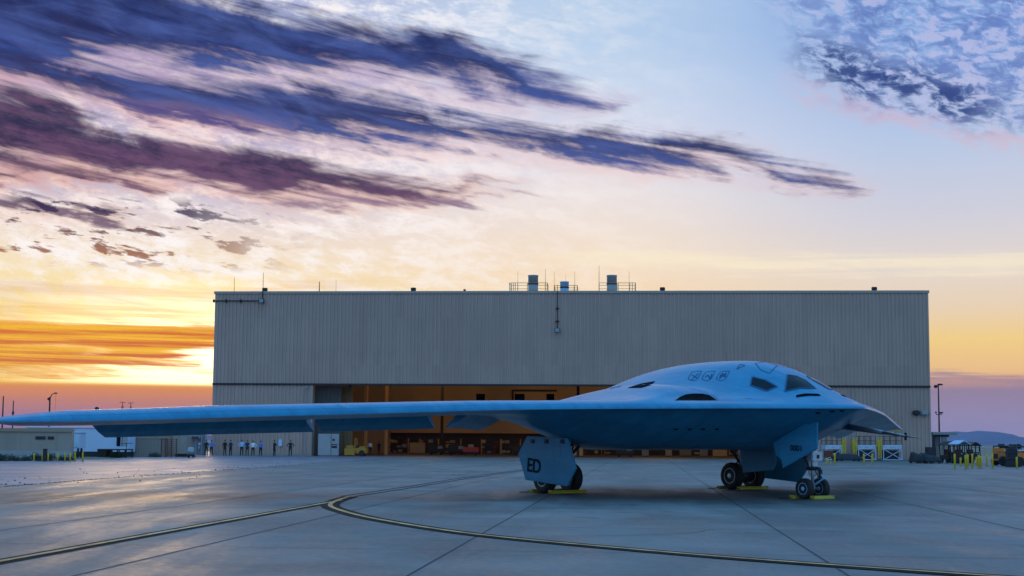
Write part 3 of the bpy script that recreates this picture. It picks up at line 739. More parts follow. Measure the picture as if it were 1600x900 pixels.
def ribbon(ps, w, name, m, mirror, off):
    bm = bmesh.new(); prev = None
    for i, (h, nn) in enumerate(ps):
        d = (ps[min(i + 1, len(ps) - 1)][0] - ps[max(i - 1, 0)][0]).normalized(); s = d.cross(nn).normalized() * w / 2
        cur = (bm.verts.new(h + nn * off - s), bm.verts.new(h + nn * off + s))
        if prev: bm.faces.new((prev[0], cur[0], cur[1], prev[1]))
        prev = cur
    bm2 = bm.copy(); o = obj(name, bm, m, ac)
    if mirror:
        for v in bm2.verts: v.co.z += 2 * .006 * v.co.y; v.co.y = -v.co.y
        obj(name, bm2, m, ac)
    else: bm2.free()
    return o
def z2(l, ox=1100, oy=540, k=.27778): return [(ox + a * k, oy + b * k) for a, b in l]
def z1(l): return z2(l, 780)
glass = M['window_glass']
for fr in ([(272, 177), (345, 195), (411, 232), (352, 256), (262, 224)], [(469, 165), (520, 172), (572, 196), (628, 242), (540, 240), (456, 258)]): skin_line(z2(fr), .05, 'window_frame', 'faint_mark', closed=True, off=.016)
skin_patch(z2([(272, 177), (345, 195), (411, 232), (352, 256), (262, 224)]), 'side_window', glass)
skin_patch(z2([(469, 165), (520, 172), (572, 196), (628, 242), (540, 240), (456, 258)]), 'windshield', glass)
skin_patch(z2([(520, 279), (570, 270), (645, 272), (658, 284), (590, 283), (517, 292)]), 'nose_sensor_slot', 'intake_black')
skin_patch(z1([(720, 239), (800, 214), (878, 201), (855, 222), (800, 238)]), 'aft_inlet_slot', 'intake_black')
skin_line(z2([(183, 133), (205, 105), (231, 112)]), .035, 'triangle_mark', 'grey_mark', closed=True)
skin_line(z2([(289, 100), (345, 92), (412, 112), (366, 157), (318, 136)]), .03, 'hatch_outline', 'grey_mark', closed=True)
skin_line(z2([(232, 296), (265, 302)]), .03, 'panel_mark', 'grey_mark')
skin_line(z1([(300 + 770, 312 - 16), (1105, 297)]), .02, 'panel_mark', 'grey_mark') if False else None
# three shield shaped unit badges on the upper side
for k, cx in enumerate((1100, 1177, 1258)):
    out = [(-22, 30), (-38, 20), (-30, -2), (-14, -30), (12, -36), (40, -36), (30, -12), (14, 20), (-6, 34)]
    pts = z1([(cx + a * .98, 172 + b * .78) for a, b in out])
    skin_line(pts, .026, 'unit_badge', 'faint_mark', mirror=False, closed=True)
    if k == 0:
        skin_line(z1([(cx - 18, 192), (cx + 22, 156)]), .045, 'badge_emblem', 'grey_mark', False); skin_line(z1([(cx - 14, 166), (cx + 14, 184)]), .04, 'badge_emblem', 'grey_mark', False)
    elif k == 1:
        skin_line(z1([(cx - 18, 176), (cx - 2, 166), (cx + 10, 190), (cx + 20, 158)]), .05, 'badge_emblem', 'grey_mark', False)
    else:
        skin_patch(z1([(cx - 22, 190), (cx - 16, 168), (cx - 2, 154), (cx + 8, 160), (cx + 22, 150), (cx + 14, 178), (cx - 4, 172)]), 'badge_emblem', 'grey_mark', mirror=False)
for a in ((625, 240), (643, 237), (662, 233), (676, 230)):
    skin_line(z1([(a[0], a[1] + 4), (a[0] + 8, a[1] - 5)]), .06, 'spine_mark', 'grey_mark', False)
# small vents on the underside
for a in (993, 1069, 1146, 1224):
    skin_patch(z1([(a - 10, 465), (a + 11, 465), (a + 12, 473), (a - 10, 473)]), 'belly_vent', 'black_mark', mirror=True, upper=False, cuts=1)
for a in ((640, 378), (720, 369), (775, 366)):
    skin_patch(z2([(a[0] - 12, a[1] - 4), (a[0] + 12, a[1] - 4), (a[0] + 14, a[1] + 4), (a[0] - 12, a[1] + 4)]), 'belly_vent', 'black_mark', mirror=False, upper=False, cuts=1)
# engine intakes: a dark swept mouth in the front of each shoulder, with a raised lip
ip = z1([(990, 308), (1010, 292), (1045, 276), (1090, 271), (1140, 272), (1180, 281), (1210, 297), (1226, 308)])
skin_patch(ip, 'engine_intake', 'intake_black', off=.02)
skin_line(ip, .05, 'intake_lip', 'aircraft_paint', off=.03)
skin_line(z1([(1160, 268), (1200, 280), (1232, 302)]), .02, 'panel_mark', 'grey_mark')

# air data boom, drooping forward from under the chin
pa, pb = P(1309, 664.5, 46.2), P(1445, 686, 41.6)
la, lb = AMi @ pa, AMi @ pb
bo = obj('air_data_boom', T((la + (la - lb) * .06, la + (lb - la) * .55, .13, .075, 12), (la + (lb - la) * .55, la + (lb - la) * .8, .06, .045, 12), (la + (lb - la) * .8, lb, .03, .006, 8)), 'steel', ac, True)
q = la + (lb - la) * .8
obj('vane', B((q.x - .03, q.x + .05, q.y - .015, q.y + .015, q.z - .14, q.z + .11)), 'dark_metal', bo)
obj('vane', B((q.x - .05, q.x + .05, q.y - .18, q.y + .18, q.z - .012, q.z + .012)), 'dark_metal', bo)
q = la + (lb - la) * .69
fl = obj('safety_flag', prism([(-.07, .0), (.03, .0), (.1, .09), (-.01, .1)], .02, mtx=Matrix.Translation(q + Vector((0, 0, .05))) @ Matrix.Rotation(math.pi, 4, 'Z')), 'yellow_paint', bo)

# landing gear doors
def door(name, poly, y, parent=ac, t=.07, m='aircraft_paint'):
    o = obj(name, bev(prism(poly, t, mtx=Matrix.Translation((0, y, 0))), .015, 1), m, parent); return o
big = [(10.05, 1.98), (7.73, 1.90), (7.28, .9), (7.76, .30), (10.13, .45), (10.58, 1.35)]
d1 = door('main_gear_door', big, 5.6); d2 = door('main_gear_door', big, -5.6)
def lettering(txt, size, x, y, z, rot, parent, name):
    me = font_mesh(txt, size, .006, .02 * size)
    o = obj(name, me, 'black_mark', parent)
    # face towards +Y, reading direction towards -X
    o.matrix_local = Matrix.Translation((x, y, z)) @ Matrix.Rotation(math.pi, 4, 'Z') @ Matrix.Rotation(R_(90), 4, 'X') @ Matrix.Rotation(R_(rot), 4, 'Z')
    return o
lettering('ED', .66, 9.62, 5.645, .93, -5, d1, 'tail_code')
inner = [(8.75, 1.75), (7.14, 1.80), (6.83, 1.16), (7.03, .79), (8.54, .66)]
door('inner_gear_door', inner, -3.4)
nd = [(1.7, 2.40), (1.15, 2.45), (1.17, 1.62), (2.62, .97), (2.70, 1.26), (2.92, 1.38), (3.03, 1.80), (2.6, 2.0)]
dn = door('nose_gear_door', nd, .78)
0 and door('nose_gear_door', [(1.9, 2.2), (1.5, 2.2), (1.5, 1.9), (2.62, 1.45), (3.0, 1.6), (3.0, 1.9)], -.78)
lettering('0001', .26, 2.02, .822, 1.62, -2, dn, 'serial_number')
# fasteners, hinges and stiffeners on the doors
def door_bits(poly, y, out, parent):
    cx = sum(p[0] for p in poly) / len(poly); cz = sum(p[1] for p in poly) / len(poly); n = len(poly)
    for i in range(n):
        a_, b_ = Vector(poly[i]), Vector(poly[(i + 1) % n]); k = max(2, int((b_ - a_).length / .16))
        for j in range(k):
            q = a_.lerp(b_, (j + .5) / k); q = q + (Vector((cx, cz)) - q).normalized() * .07
            lathe([(.014, out * .036), (.012, out * .041)], 'Y', 6, door_bits.bm, (q.x, y, q.y))
for nm_, poly_, y_, o_, pr_ in (('main', big, 5.6, 1, d1), ('nose', nd, .78, 1, dn)):
    door_bits.bm = bmesh.new(); door_bits(poly_, y_, o_, pr_); obj('fasteners', door_bits.bm, 'grey_mark', pr_)
obj('access_panel', bev(B((8.1, 8.75, 5.637, 5.645, 1.25, 1.65)), .004, 1), 'aircraft_paint', d1)
for x_ in (8.0, 8.9, 9.7): obj('hinge', bev(B((x_ - .09, x_ + .09, 5.53, 5.68, 1.72, 1.86)), .01, 1), 'dark_metal', d1)
# bays behind the doors and their hinge arms
for sg in (1, -1): obj('door_hinge_arm', T(((8.4, sg * 4.9, 1.7), (8.4, sg * 5.56, 1.3), .04), ((9.6, sg * 4.9, 1.7), (9.6, sg * 5.56, 1.3), .04)), 'dark_metal', ac)

# wheels: tyre with a rim as its sub-part
def wheel(name, x, y, r, w, side, blue=False):
    prof = [(r * .56, -w * .42), (r * .74, -w * .5), (r * .9, -w * .46), (r * .985, -w * .3), (r, -w * .1), (r, w * .1), (r * .985, w * .3), (r * .9, w * .46), (r * .74, w * .5), (r * .56, w * .42)]
    ty = obj(name, lathe(prof, 'Y', 44), 'rubber', ac, True, (x, y, r))
    bm = bmesh.new()
    for g in (-1, 1):
        lathe([(r * .57, g * w * .3), (r * .57, g * w * .43), (r * .53, g * w * .45), (r * .5, g * w * .36), (r * .22, g * w * .33), (r * .2, g * w * .44), (r * .12, g * w * .47), (r * .03, g * w * .47)], 'Y', 44, bm)
    rim = obj('rim', bm, 'rim_blue' if blue else 'rim_metal', ty, True)
    bm = bmesh.new(); n = 9 if blue else 16
    for g in (-1, 1):
        for k in range(n):
            a = 2 * math.pi * k / n; c = Vector((math.cos(a) * r * .37, g * w * .35, math.sin(a) * r * .37))
            lathe([(r * .055, g * -.005), (r * .055, g * .02)], 'Y', 8, bm, c)
    obj('rim_holes', bm, 'black_paint', ty)
    return ty
for sg in (1, -1):
    for o in (-.56, .56): wheel('main_wheel', 9.7, sg * 4.525 + o, .52, .38, sg)
    obj('main_strut', lathe([(.10, .5), (.10, 1.15), (.15, 1.17), (.16, 1.9)], n=18), 'strut_white', ac, True, (9.7, sg * 4.525, 0))
    obj('axle', T(((9.7, sg * 4.525 - .5, .52), (9.7, sg * 4.525 + .5, .52), .08)), 'dark_metal', ac)
    obj('drag_brace', T(((9.6, sg * 4.525, .9), (8.3, sg * 4.525, 1.8), .06), ((9.8, sg * 4.525, .95), (10.5, sg * 4.3, 1.95), .05), ((9.66, sg * 4.525 - .2, .7), (9.5, sg * 4.525 - .6, 1.8), .035)), 'dark_metal', ac)
    obj('brake_pack', lathe([(.26, -.3), (.26, .3)], 'Y', 20), 'dark_metal', ac, True, (9.7, sg * 4.525, .52))
for sg in (1, -1):
    obj('brake_hose', T(((9.55, sg * 4.525 + .14, .6), (9.42, sg * 4.525 + .2, .95), .016), ((9.42, sg * 4.525 + .2, .95), (9.58, sg * 4.525 + .17, 1.4), .016), ((9.85, sg * 4.525 - .14, .6), (9.95, sg * 4.525 - .2, 1.1), .016)), 'black_paint', ac)
    obj('torque_link', T(((9.82, sg * 4.525, .62), (10.12, sg * 4.525, .9), .04), ((10.12, sg * 4.525, .9), (9.84, sg * 4.525, 1.22), .04)), 'steel', ac)
for o in (-.37, .37): wheel('nose_wheel', 2.093, o, .335, .24, 1, True)
obj('nose_strut', lathe([(.055, .33), (.055, .72), (.10, .74), (.13, .8), (.17, 1.0), (.17, 1.55), (.15, 1.6), (.15, 2.3)], n=20), 'strut_white', ac, True, (2.093, 0, 0))
obj('nose_axle', T(((2.093, -.36, .335), (2.093, .36, .335), .05), ((2.093, 0, .33), (2.093, 0, .5), .09)), 'steel', ac)
obj('torque_link', bev(B((1.78, 1.92, -.07, .07, .60, .66), (1.72, 1.80, -.06, .06, .62, .95), (1.78, 2.0, -.06, .06, .95, 1.02)), .01, 1), 'dark_metal', ac)
obj('torque_link', T(((2.0, 0, .46), (1.62, 0, .68), .035), ((1.62, 0, .68), (2.0, 0, 1.02), .03)), 'rim_blue', ac)
obj('steering_collar', lathe([(.175, .92), (.20, .94), (.20, 1.02), (.175, 1.04)], n=20), 'dark_metal', ac, True, (2.093, 0, 0))
obj('landing_light', bev(B((1.86, 1.96, -.24, .24, 1.22, 1.52), (1.88, 1.97, -.09, .09, 1.56, 1.74)), .02, 2), 'strut_white', ac)
obj('tow_fitting', B((1.84, 1.88, -.05, .05, 1.3, 1.42)), 'black_paint', ac)
obj('drag_brace', T(((2.15, 0, 1.2), (3.0, 0, 2.0), .05), ((2.1, .16, 1.05), (2.6, .3, 2.0), .03), ((2.1, -.16, 1.05), (2.6, -.3, 2.0), .03)), 'dark_metal', ac)
obj('hydraulic_line', T(((2.0, .13, .55), (2.0, .16, .95), .012), ((2.0, .16, .95), (1.95, .18, 1.3), .012), ((2.0, -.13, .55), (2.02, -.17, 1.0), .012), ((1.75, .10, .70), (1.95, .2, 1.12), .014)), 'black_paint', ac)

# wheel chocks: things of their own
def chock(lx, ly, w, d, label, rz=0.):
    p = AM @ Vector((lx, ly, 0)); t = thing('wheel_chock', label, 'wheel chock', (p.x, p.y, 0), math.pi / 2 + TH + rz, 'yellow wheel chocks')
    obj('wedge', bev(prism([(-d / 2, 0), (d / 2, 0), (d / 2, .04), (.03, .12), (-.03, .12), (-d / 2, .05)], w), .012, 1), 'chock_yellow', t)
    for a_ in (w / 2 + .001, -w / 2 - .03): obj('end_plate', B((-d / 2 + .01, d / 2 - .01, a_, a_ + .029, .01, .12)), 'chock_yellow', t)
    obj('rope', T(((0, w / 2 + .03, .06), (0, w / 2 + .22, .02), .012), ((0, w / 2 + .22, .02), (.3, w / 2 + .3, .012), .012)), 'black_paint', t)
for wh, x0, r, ys in (('near main wheels', 9.7, .52, (4.525,)), ('far main wheels', 9.7, .52, (-4.525,))):
    for y_ in ys:
        chock(x0 - r - .02, y_, 1.5, .17, 'long yellow chock in front of the aircraft ' + wh); chock(x0 + r + .04, y_, 1.5, .17, 'yellow chock behind the aircraft ' + wh)
chock(2.093 - .36, -.05, .9, .19, 'bright yellow chock in front of the blue rimmed nose wheels'); chock(2.093 + .38, .1, .9, .19, 'yellow chock behind the blue rimmed nose wheels')
# ------------------------------------------------------------------ people: one skinned body each, clothing zones by material, hair as a child
def person(px, foot_y, Y, pose, shirt, trousers, label, turn=0., h=1.76, group='onlookers standing along the hangar front'):
    k = h / 1.76
    J = dict(pel=(0, 0, .96), wai=(0, .01, 1.10), che=(0, 0, 1.32), nec=(0, 0, 1.50), hd0=(0, -.01, 1.58), hd1=(0, -.02, 1.70))
    rad = dict(pel=(.165, .12), wai=(.14, .105), che=(.175, .12), nec=(.058, .058), hd0=(.072, .082), hd1=(.076, .09))
    ed = [('pel', 'wai'), ('wai', 'che'), ('che', 'nec'), ('nec', 'hd0'), ('hd0', 'hd1')]
    for s, sd in ((-1, 'l'), (1, 'r')):
        st = .11 if pose != 'stride' else .10
        J.update({sd + 'hip': (s * .10, 0, .90), sd + 'kn': (s * (st + .01), -.02 if pose != 'stride' else s * .08, .50), sd + 'an': (s * (st + .02), .02 if pose != 'stride' else s * .16, .09), sd + 'to': (s * (st + .06), -.14 + (0 if pose != 'stride' else s * .16), .035)})
        rad.update({sd + 'hip': (.10, .10), sd + 'kn': (.065, .07), sd + 'an': (.05, .055), sd + 'to': (.045, .032)})
        if pose == 'akimbo': e, w, f = (s * .44, .06, 1.20), (s * .21, -.05, 1.04), (s * .15, -.10, 1.00)
        elif pose == 'folded': e, w, f = (s * .27, -.06, 1.16), (s * .06, -.24, 1.20), (s * -.06, -.25, 1.22)
        elif pose == 'pockets': e, w, f = (s * .29, .05, 1.16), (s * .24, -.06, .96), (s * .22, -.09, .88)
        elif pose == 'front': e, w, f = (s * .26, -.02, 1.16), (s * .10, -.18, 1.00), (s * .03, -.20, .95)
        else: e, w, f = (s * .27, .03, 1.16), (s * .28, -.04, .92), (s * .27, -.07, .82)
        J.update({sd + 'sh': (s * .18, 0, 1.42), sd + 'el': e, sd + 'wr': w, sd + 'fi': f})
        rad.update({sd + 'sh': (.065, .065), sd + 'el': (.047, .047), sd + 'wr': (.033, .03), sd + 'fi': (.036, .02)})
        ed += [('pel', sd + 'hip'), (sd + 'hip', sd + 'kn'), (sd + 'kn', sd + 'an'), (sd + 'an', sd + 'to'), ('che', sd + 'sh'), (sd + 'sh', sd + 'el'), (sd + 'el', sd + 'wr'), (sd + 'wr', sd + 'fi')]
    names = list(J); me = bpy.data.meshes.new('body'); me.from_pydata([J[n] for n in names], [(names.index(a), names.index(b)) for a, b in ed], [])
    o = bpy.data.objects.new('body', me); COL.objects.link(o); o.modifiers.new('s', 'SKIN'); me.skin_vertices or None
    lay = me.skin_vertices[0].data
    for i, n in enumerate(names): lay[i].radius = rad[n]
    lay[0].use_root = True
    su = o.modifiers.new('d', 'SUBSURF'); su.levels = su.render_levels = 1
    dg = bpy.context.evaluated_depsgraph_get(); m2 = bpy.data.meshes.new_from_object(o.evaluated_get(dg)); bpy.data.objects.remove(o)
    p = P(px, foot_y, Y); t = thing('person', label, 'person', (p.x, p.y, 0), turn, group)
    m2.materials.clear(); b = obj('body', m2, ['skin', shirt, trousers, 'shoe'], t, True); b.scale = (k, k, k)
    for f in m2.polygons:
        c = f.center; hand = c.z < 1.03 and (c.y < -.045 or abs(c.x) > .235) and c.z > .78
        f.material_index = 3 if c.z < .085 else 0 if c.z > 1.505 else 1 if c.z > 1.0 and not (pose == 'folded' and c.y < -.2 and abs(c.x) < .08) else 0 if hand and abs(c.x) > .2 and pose != 'pockets' else 2
    bm = bmesh.new(); bmesh.ops.create_uvsphere(bm, u_segments=14, v_segments=9, radius=1)
    for v in bm.verts:
        v.co = Vector((v.co.x * .088, v.co.y * .104 + .012, v.co.z * .095 + 1.70))
    bmesh.ops.delete(bm, geom=[v for v in bm.verts if v.co.y < -.055 and v.co.z < 1.745 or v.co.z < 1.62], context='VERTS')
    hr = obj('hair', bm, 'hair', t, True); hr.scale = (k, k, k)
    bm = bmesh.new(); bmesh.ops.create_cone(bm, segments=6, radius1=.016, radius2=.006, depth=.04); bmesh.ops.transform(bm, matrix=Matrix.Translation((0, -.105, 1.645)) @ Matrix.Rotation(R_(90), 4, 'X'), verts=bm.verts)
    ns = obj('nose', bm, 'skin', t, True); ns.scale = (k, k, k)
    return t
PE = [(322, 'relaxed', 'cloth_black', 'cloth_black', 'person in black at the left end of the line, beside the bright blue shirt', .3),
      (330, 'akimbo', 'cloth_blue', 'cloth_black', 'person in a bright blue shirt at the left end with elbows out', -.2),
      (351, 'relaxed', 'cloth_black', 'cloth_black', 'person all in black, left one of the two dark figures standing apart', .8),
      (360, 'front', 'cloth_navy', 'cloth_black', 'person in dark navy, right one of the two dark figures standing apart', -.5),
      (377.5, 'akimbo', 'cloth_sky', 'cloth_black', 'person in a light blue shirt, first of the middle group of three', .1),
      (386, 'pockets', 'cloth_navy', 'cloth_black', 'person in a navy shirt between two light shirts', -.1),
      (395, 'akimbo', 'cloth_white', 'cloth_black', 'person in the whitest shirt, hands on hips', .1),
      (407, 'front', 'cloth_blue', 'cloth_black', 'person in a blue shirt at the right of the middle group', -.3),
      (428.5, 'folded', 'cloth_black', 'cloth_black', 'slim person in black standing side on before the pale wall', 1.1),
      (453.5, 'akimbo', 'cloth_black', 'cloth_black', 'lone broad person in black with hands on hips at the line right end', 0)]
for px, ps, a, b_, lab, tr in PE: person(px, 712, 148, ps, a, b_, lab, tr, random.uniform(1.70, 1.82))
person(578, 712, 166, 'relaxed', 'cloth_white', 'cloth_black', 'person in a white shirt inside the hangar beside the yellow tug', .2)
person(592, 712, 172, 'front', 'cloth_navy', 'cloth_black', 'dim dark clothed person inside the hangar right of the yellow tug', -.4)

# ------------------------------------------------------------------ bollards
def bollard(x, y, h, label, group, r=.075):
    t = thing('bollard', label, 'bollard', (x, y, 0), 0, group)
    obj('post', lathe([(r * .85, 0), (r * .85, h - .05), (r * .8, h - .012), (r * .35, h)], n=14), 'yellow_paint', t, True)
    obj('base_plate', lathe([(r * 2, 0), (r * 2, .02), (r * 1.1, .025)], n=14), 'concrete_wall', t)
    return t
gl_ = 'yellow bollards by the tan portable building'
for i, (px, top, bt, lab) in enumerate([(53, 708, 720, 'leftmost yellow bollard by the tan portable building'), (66, 707, 720, 'second yellow bollard from the left, in the low bushes'), (75, 708, 720, 'third yellow bollard from the left, just right of the dark post'), (90, 707, 721, 'fourth yellow bollard from the left, at the building corner'), (101.5, 706, 721, 'fifth yellow bollard from the left, before the white trailer'), (109.5, 708, 722, 'slightly shorter yellow bollard, sixth from the left'), (117, 706, 722, 'seventh yellow bollard from the left, before the trailer step'), (129, 706, 722, 'rightmost yellow bollard of the left row')]):
    p = P(px, 720, 103); bollard(p.x, p.y, Z_(px, top, 103), lab, gl_, .07)
gr = 'yellow bollards along the right edge of the apron'
for px, top, bt, lab in [(1293.5, 717, 724, 'short yellow bollard under the dark red panel'), (1304.5, 708, 727, 'yellow bollard right of the dark red panel'), (1350, 709, 727, 'yellow bollard before the gap between first and second work stand'), (1363, 709, 727, 'yellow bollard before the legs of the second work stand'),
                         (1492, 709, 732, 'tall yellow bollard left of the black canopied carts'), (1501, 715, 728, 'short yellow bollard behind the carts left side'), (1509, 711, 732, 'yellow bollard at the front wheel of the middle cart'), (1512.5, 710, 731, 'yellow bollard touching its neighbour before the middle cart'), (1519.5, 709, 731, 'yellow bollard before the right cart'),
                         (1526, 714, 728, 'shorter yellow bollard behind the right cart'), (1529.5, 711, 731, 'left of the close yellow bollard pair right of the carts'), (1533, 713, 731, 'right of the close yellow bollard pair right of the carts'), (1542, 710, 728, 'thin yellow bollard alone on the grass edge'), (1551, 709, 731, 'yellow bollard between the carts and the orange tractors'), (1589, 714, 732, 'yellow bollard before the right orange tractor')]:
    D = 1.75 * F / (bt + .0 - (688.5 + px * .005)) * .995; p = P(px, bt, D); bollard(p.x, p.y, Z_(px, top, D), lab, gr, .085)
p = P(70, 720, 103); t = thing('marker_post', 'dark square post among the left yellow bollards', 'post', (p.x, p.y, 0)); obj('post', B((-.14, .14, -.1, .1, 0, .95)), 'dark_metal', t); obj('cap', B((-.16, .16, -.12, .12, .952, .99)), 'dark_metal', t)

# ------------------------------------------------------------------ left compound
def building(name, label, cat, px0, px1, top, Y, dep, m, rz=0., extra=None, z0=0., ribs=None):
    a, b_ = P(px0, 700, Y), P(px1, 700, Y); w = b_.x - a.x; h = Z_((px0 + px1) / 2, top, Y)
    t = thing(name, label, cat, (a.x, Y, 0), rz)
    if ribs:
        bm = bmesh.new(); corr(bm, 0, w, z0, h - .1, 0, ribs, .05); box(bm, 0, w, .01, dep, z0, h - .1); obj('wall', bm, m, t)
    else: obj('wall', bev(B((0, w, 0, dep, z0, h - .1)), .03, 1), m, t)
    obj('roof', bev(B((-.08, w + .08, -.1, dep + .1, h - .1, h + .02)), .02, 1), m, t)
    return t, w, h
t, w, h = building('portable_building', 'long tan portable building with two small wall vents and a grey skirt', 'building', -60, 103, 669, 112, 7, 'cream', rz=.3)
obj('skirt', B((-.02, w + .02, -.03, -.002, 0, .75)), 'grey_paint', t)
obj('fascia', B((-.09, w + .09, -.14, -.102, h - .28, h + .02)), 'tan', t)
for px in (63.5, 78): x = (X_(px, 114) - t.location.x) / .955; v = obj('wall_vent', B((x - (.42 if px < 70 else .26), x + (.42 if px < 70 else .26), -.06, -.001, h - .95, h - .68)), 'dark_metal', t)
t, w, h = building('white_trailer', 'long white office trailer with a low pitched roof line behind the bollards', 'trailer', 40, 200, 667.5, 133, 2.6, 'white_paint', z0=.5)
obj('underside', B((.1, w - .1, .1, 2.5, .0, .499)), 'dark_metal', t)
for a, b_, y0, y1, m in ((183, 188, 682, 697, 'window_glass'), (191, 199, 680, 697, 'door_white')):
    xa, xb = X_(a, 133) - t.location.x, X_(b_, 133) - t.location.x; d = obj('door' if a > 189 else 'window', B((xa, xb, -.05, -.001, Z_(a, y1, 133), Z_(a, y0, 133))), m, t)
    obj('frame', B((xa - .06, xa, -.07, -.002, Z_(a, y1, 133), Z_(a, y0, 133))), 'dark_metal', d)
t, w, h = building('equipment_box', 'square white equipment box raised on legs in front of the white trailer', 'box', 97, 124, 675, 124, 1.8, 'white_paint', z0=.9)
obj('door', B((w * .68, w * .97, -.05, -.001, 1.0, h - .15)), 'blue_white', t)
for x in (.1, w * .5, w - .25): obj('leg', B((x, x + .15, .1, .3, 0, .89)), 'dark_metal', t)
for x in (.2, w - .4): obj('leg', B((x, x + .15, 1.5, 1.7, 0, .89)), 'dark_metal', t)
# ramp / landing before the trailer
a, b_ = P(152, 700, 126), P(198, 700, 126); w = b_.x - a.x; t = thing('loading_platform', 'dark raised platform on thin legs before the white trailer', 'platform', (a.x, 126, 0)); zt = Z_(170, 701.5, 126)
obj('deck', B((0, w, 0, 2.2, zt - .12, zt)), 'dark_metal', t); obj('side_panel', B((0, w * .3, .05, 2.1, .05, zt - .121)), 'black_paint', t)
for x in (w * .45, w * .72, w - .12):
    for y in (.05, 2.0): obj('leg', B((x, x + .1, y, y + .1, 0, zt - .121)), 'dark_metal', t)
obj('rail', T(((w * .98, .1, zt), (w * .98, .1, zt + .55), .03), ((w * .98, .1, zt + .55), (w * .98, 2.1, zt + .55), .03), ((w * .8, .1, zt + .5), (w * .98, .1, zt + .55), .03)), 'dark_metal', t)
t, w, h = building('shipping_container', 'tan ribbed shipping container between white trailer and wire cage', 'container', 198, 252, 684, 136, 2.5, 'cream', ribs=.28)
t, w, h = building('storage_shed', 'taller tan shed with a flat roof behind the wire cage', 'shed', 207, 266, 677, 141, 2.5, 'tan')
obj('door', B((w * .58, w * .72, -.05, -.001, .05, h * .62)), 'cream', t); obj('sign_plate', B((w * .55, w * .68, -.05, -.001, h * .76, h * .82)), 'dark_metal', t)
# wire cage
a, b_ = P(252, 700, 134), P(276, 700, 134); w = b_.x - a.x; zt = Z_(262, 685, 134); t = thing('wire_cage', 'brown wire mesh cage of tall panels by the rounded trailer', 'cage', (a.x, 134, 0))
for x in (0, w * .28, w * .38, w * .66, w): obj('post', B((x - .04, x + .04, -.04, .04, 0, zt)), 'dark_red', t)
for x0, x1 in ((0, w * .28), (w * .38, w * .66), (w * .66, w)):
    bm = bmesh.new(); n = max(2, int((x1 - x0) / .13))
    for i in range(1, n): tube(bm, (x0 + (x1 - x0) * i / n, 0, .1), (x0 + (x1 - x0) * i / n, 0, zt - .05), .010, n=4)
    for i in range(9): tube(bm, (x0 + .04, .012, .1 + (zt - .2) * i / 8), (x1 - .04, .012, .1 + (zt - .2) * i / 8), .012, n=4)
    obj('mesh_panel', bm, 'dark_red', t)
# rounded end trailer
a, b_ = P(270, 700, 138), P(291, 700, 138); w = b_.x - a.x; h = Z_(283, 675, 138); t = thing('rounded_trailer', 'cream box trailer with a rounded roof and small placards on its end', 'trailer', (a.x, 138, 0))
prof = [(0, .3), (w, .3), (w, h - .5)] + [(w / 2 + w / 2 * math.cos(q), h - .5 + .5 * math.sin(q)) for q in [math.pi * k / 10 for k in range(1, 10)]] + [(0, h - .5)]
obj('shell', prism(prof, 2.2, mtx=Matrix.Translation((0, 1.1, 0))), 'cream', t)
obj('axle_skirt', B((.2, w - .2, .2, 2.1, 0, .299)), 'dark_metal', t)
for u, v, du, dv in ((.72, .62, .12, .09), (.88, .6, .08, .2), (.72, .48, .12, .06), (.3, .52, .1, .04)): obj('placard', B((w * u, w * (u + du), -.03, -.001, h * v, h * (v + dv))), 'grey_paint', t)
# small tank with a rounded top
a, b_ = P(293, 700, 130), P(304.5, 700, 130); w = b_.x - a.x; h = Z_(299, 698.5, 130); t = thing('light_cart', 'small round ended silver tank cart on the asphalt edge', 'tank cart', ((a.x + b_.x) / 2, 130, 0), .2)
bm = lathe([(.02, -w * .5), (h * .3, -w * .46), (h * .42, -w * .3), (h * .44, 0), (h * .42, w * .3), (h * .3, w * .46), (.02, w * .5)], 'X', 20, None, (0, 0, h * .56)); obj('tank', bm, 'steel', t, True)
obj('chassis', B((-w * .4, w * .4, -.25, .25, .16, .26)), 'dark_metal', t)
for x in (-w * .28, w * .28):
    for y in (-.34, .34): obj('wheel', lathe([(.05, -.05), (.15, -.05), (.15, .05), (.05, .05)], 'Y', 14, None, (x, y, .15)), 'rubber', t)
obj('drawbar', T(((w * .4, 0, .2), (w * .7, 0, .08), .03)), 'dark_metal', t)
# gate with awning and notice board
a, b_ = P(297, 700, 152), P(321, 700, 152); w = b_.x - a.x; h = Z_(310, 674, 152); t = thing('fence_gate', 'grey mesh fence gate with notices and a red edged awning beside the hangar', 'gate', (a.x, 152, 0))
for x in (0, w * .38, w * .74, w): obj('post', B((x - .05, x + .05, -.05, .05, 0, h)), 'grey_paint', t)
for x0, x1 in ((0, w * .38), (w * .38, w * .74), (w * .74, w)): obj('mesh_panel', T(*[((x0 + (x1 - x0) * i / 8, 0, .1), (x0 + (x1 - x0) * i / 8, 0, h - .3), .012, .012, 4) for i in range(1, 8)], *[((x0 + .06, .02, .1 + (h - .5) * i / 7), (x1 - .06, .02, .1 + (h - .5) * i / 7), .012, .012, 4) for i in range(8)]), 'steel', t)
obj('awning', B((-.1, w * .62, -.5, .6, h - .75, h - .6)), 'white_paint', t); obj('awning_edge', B((-.1, w * .62, -.54, -.502, h - .82, h - .6)), 'dark_red', t)
obj('backing', B((0, w, .4, .48, 0, h)), 'grey_paint', t)
for u, v in ((.55, .42), (.62, .42), (.56, .28)): obj('notice', B((w * u, w * (u + .055), -.1, -.06, h * v, h * (v + .1))), 'white_paint', t)
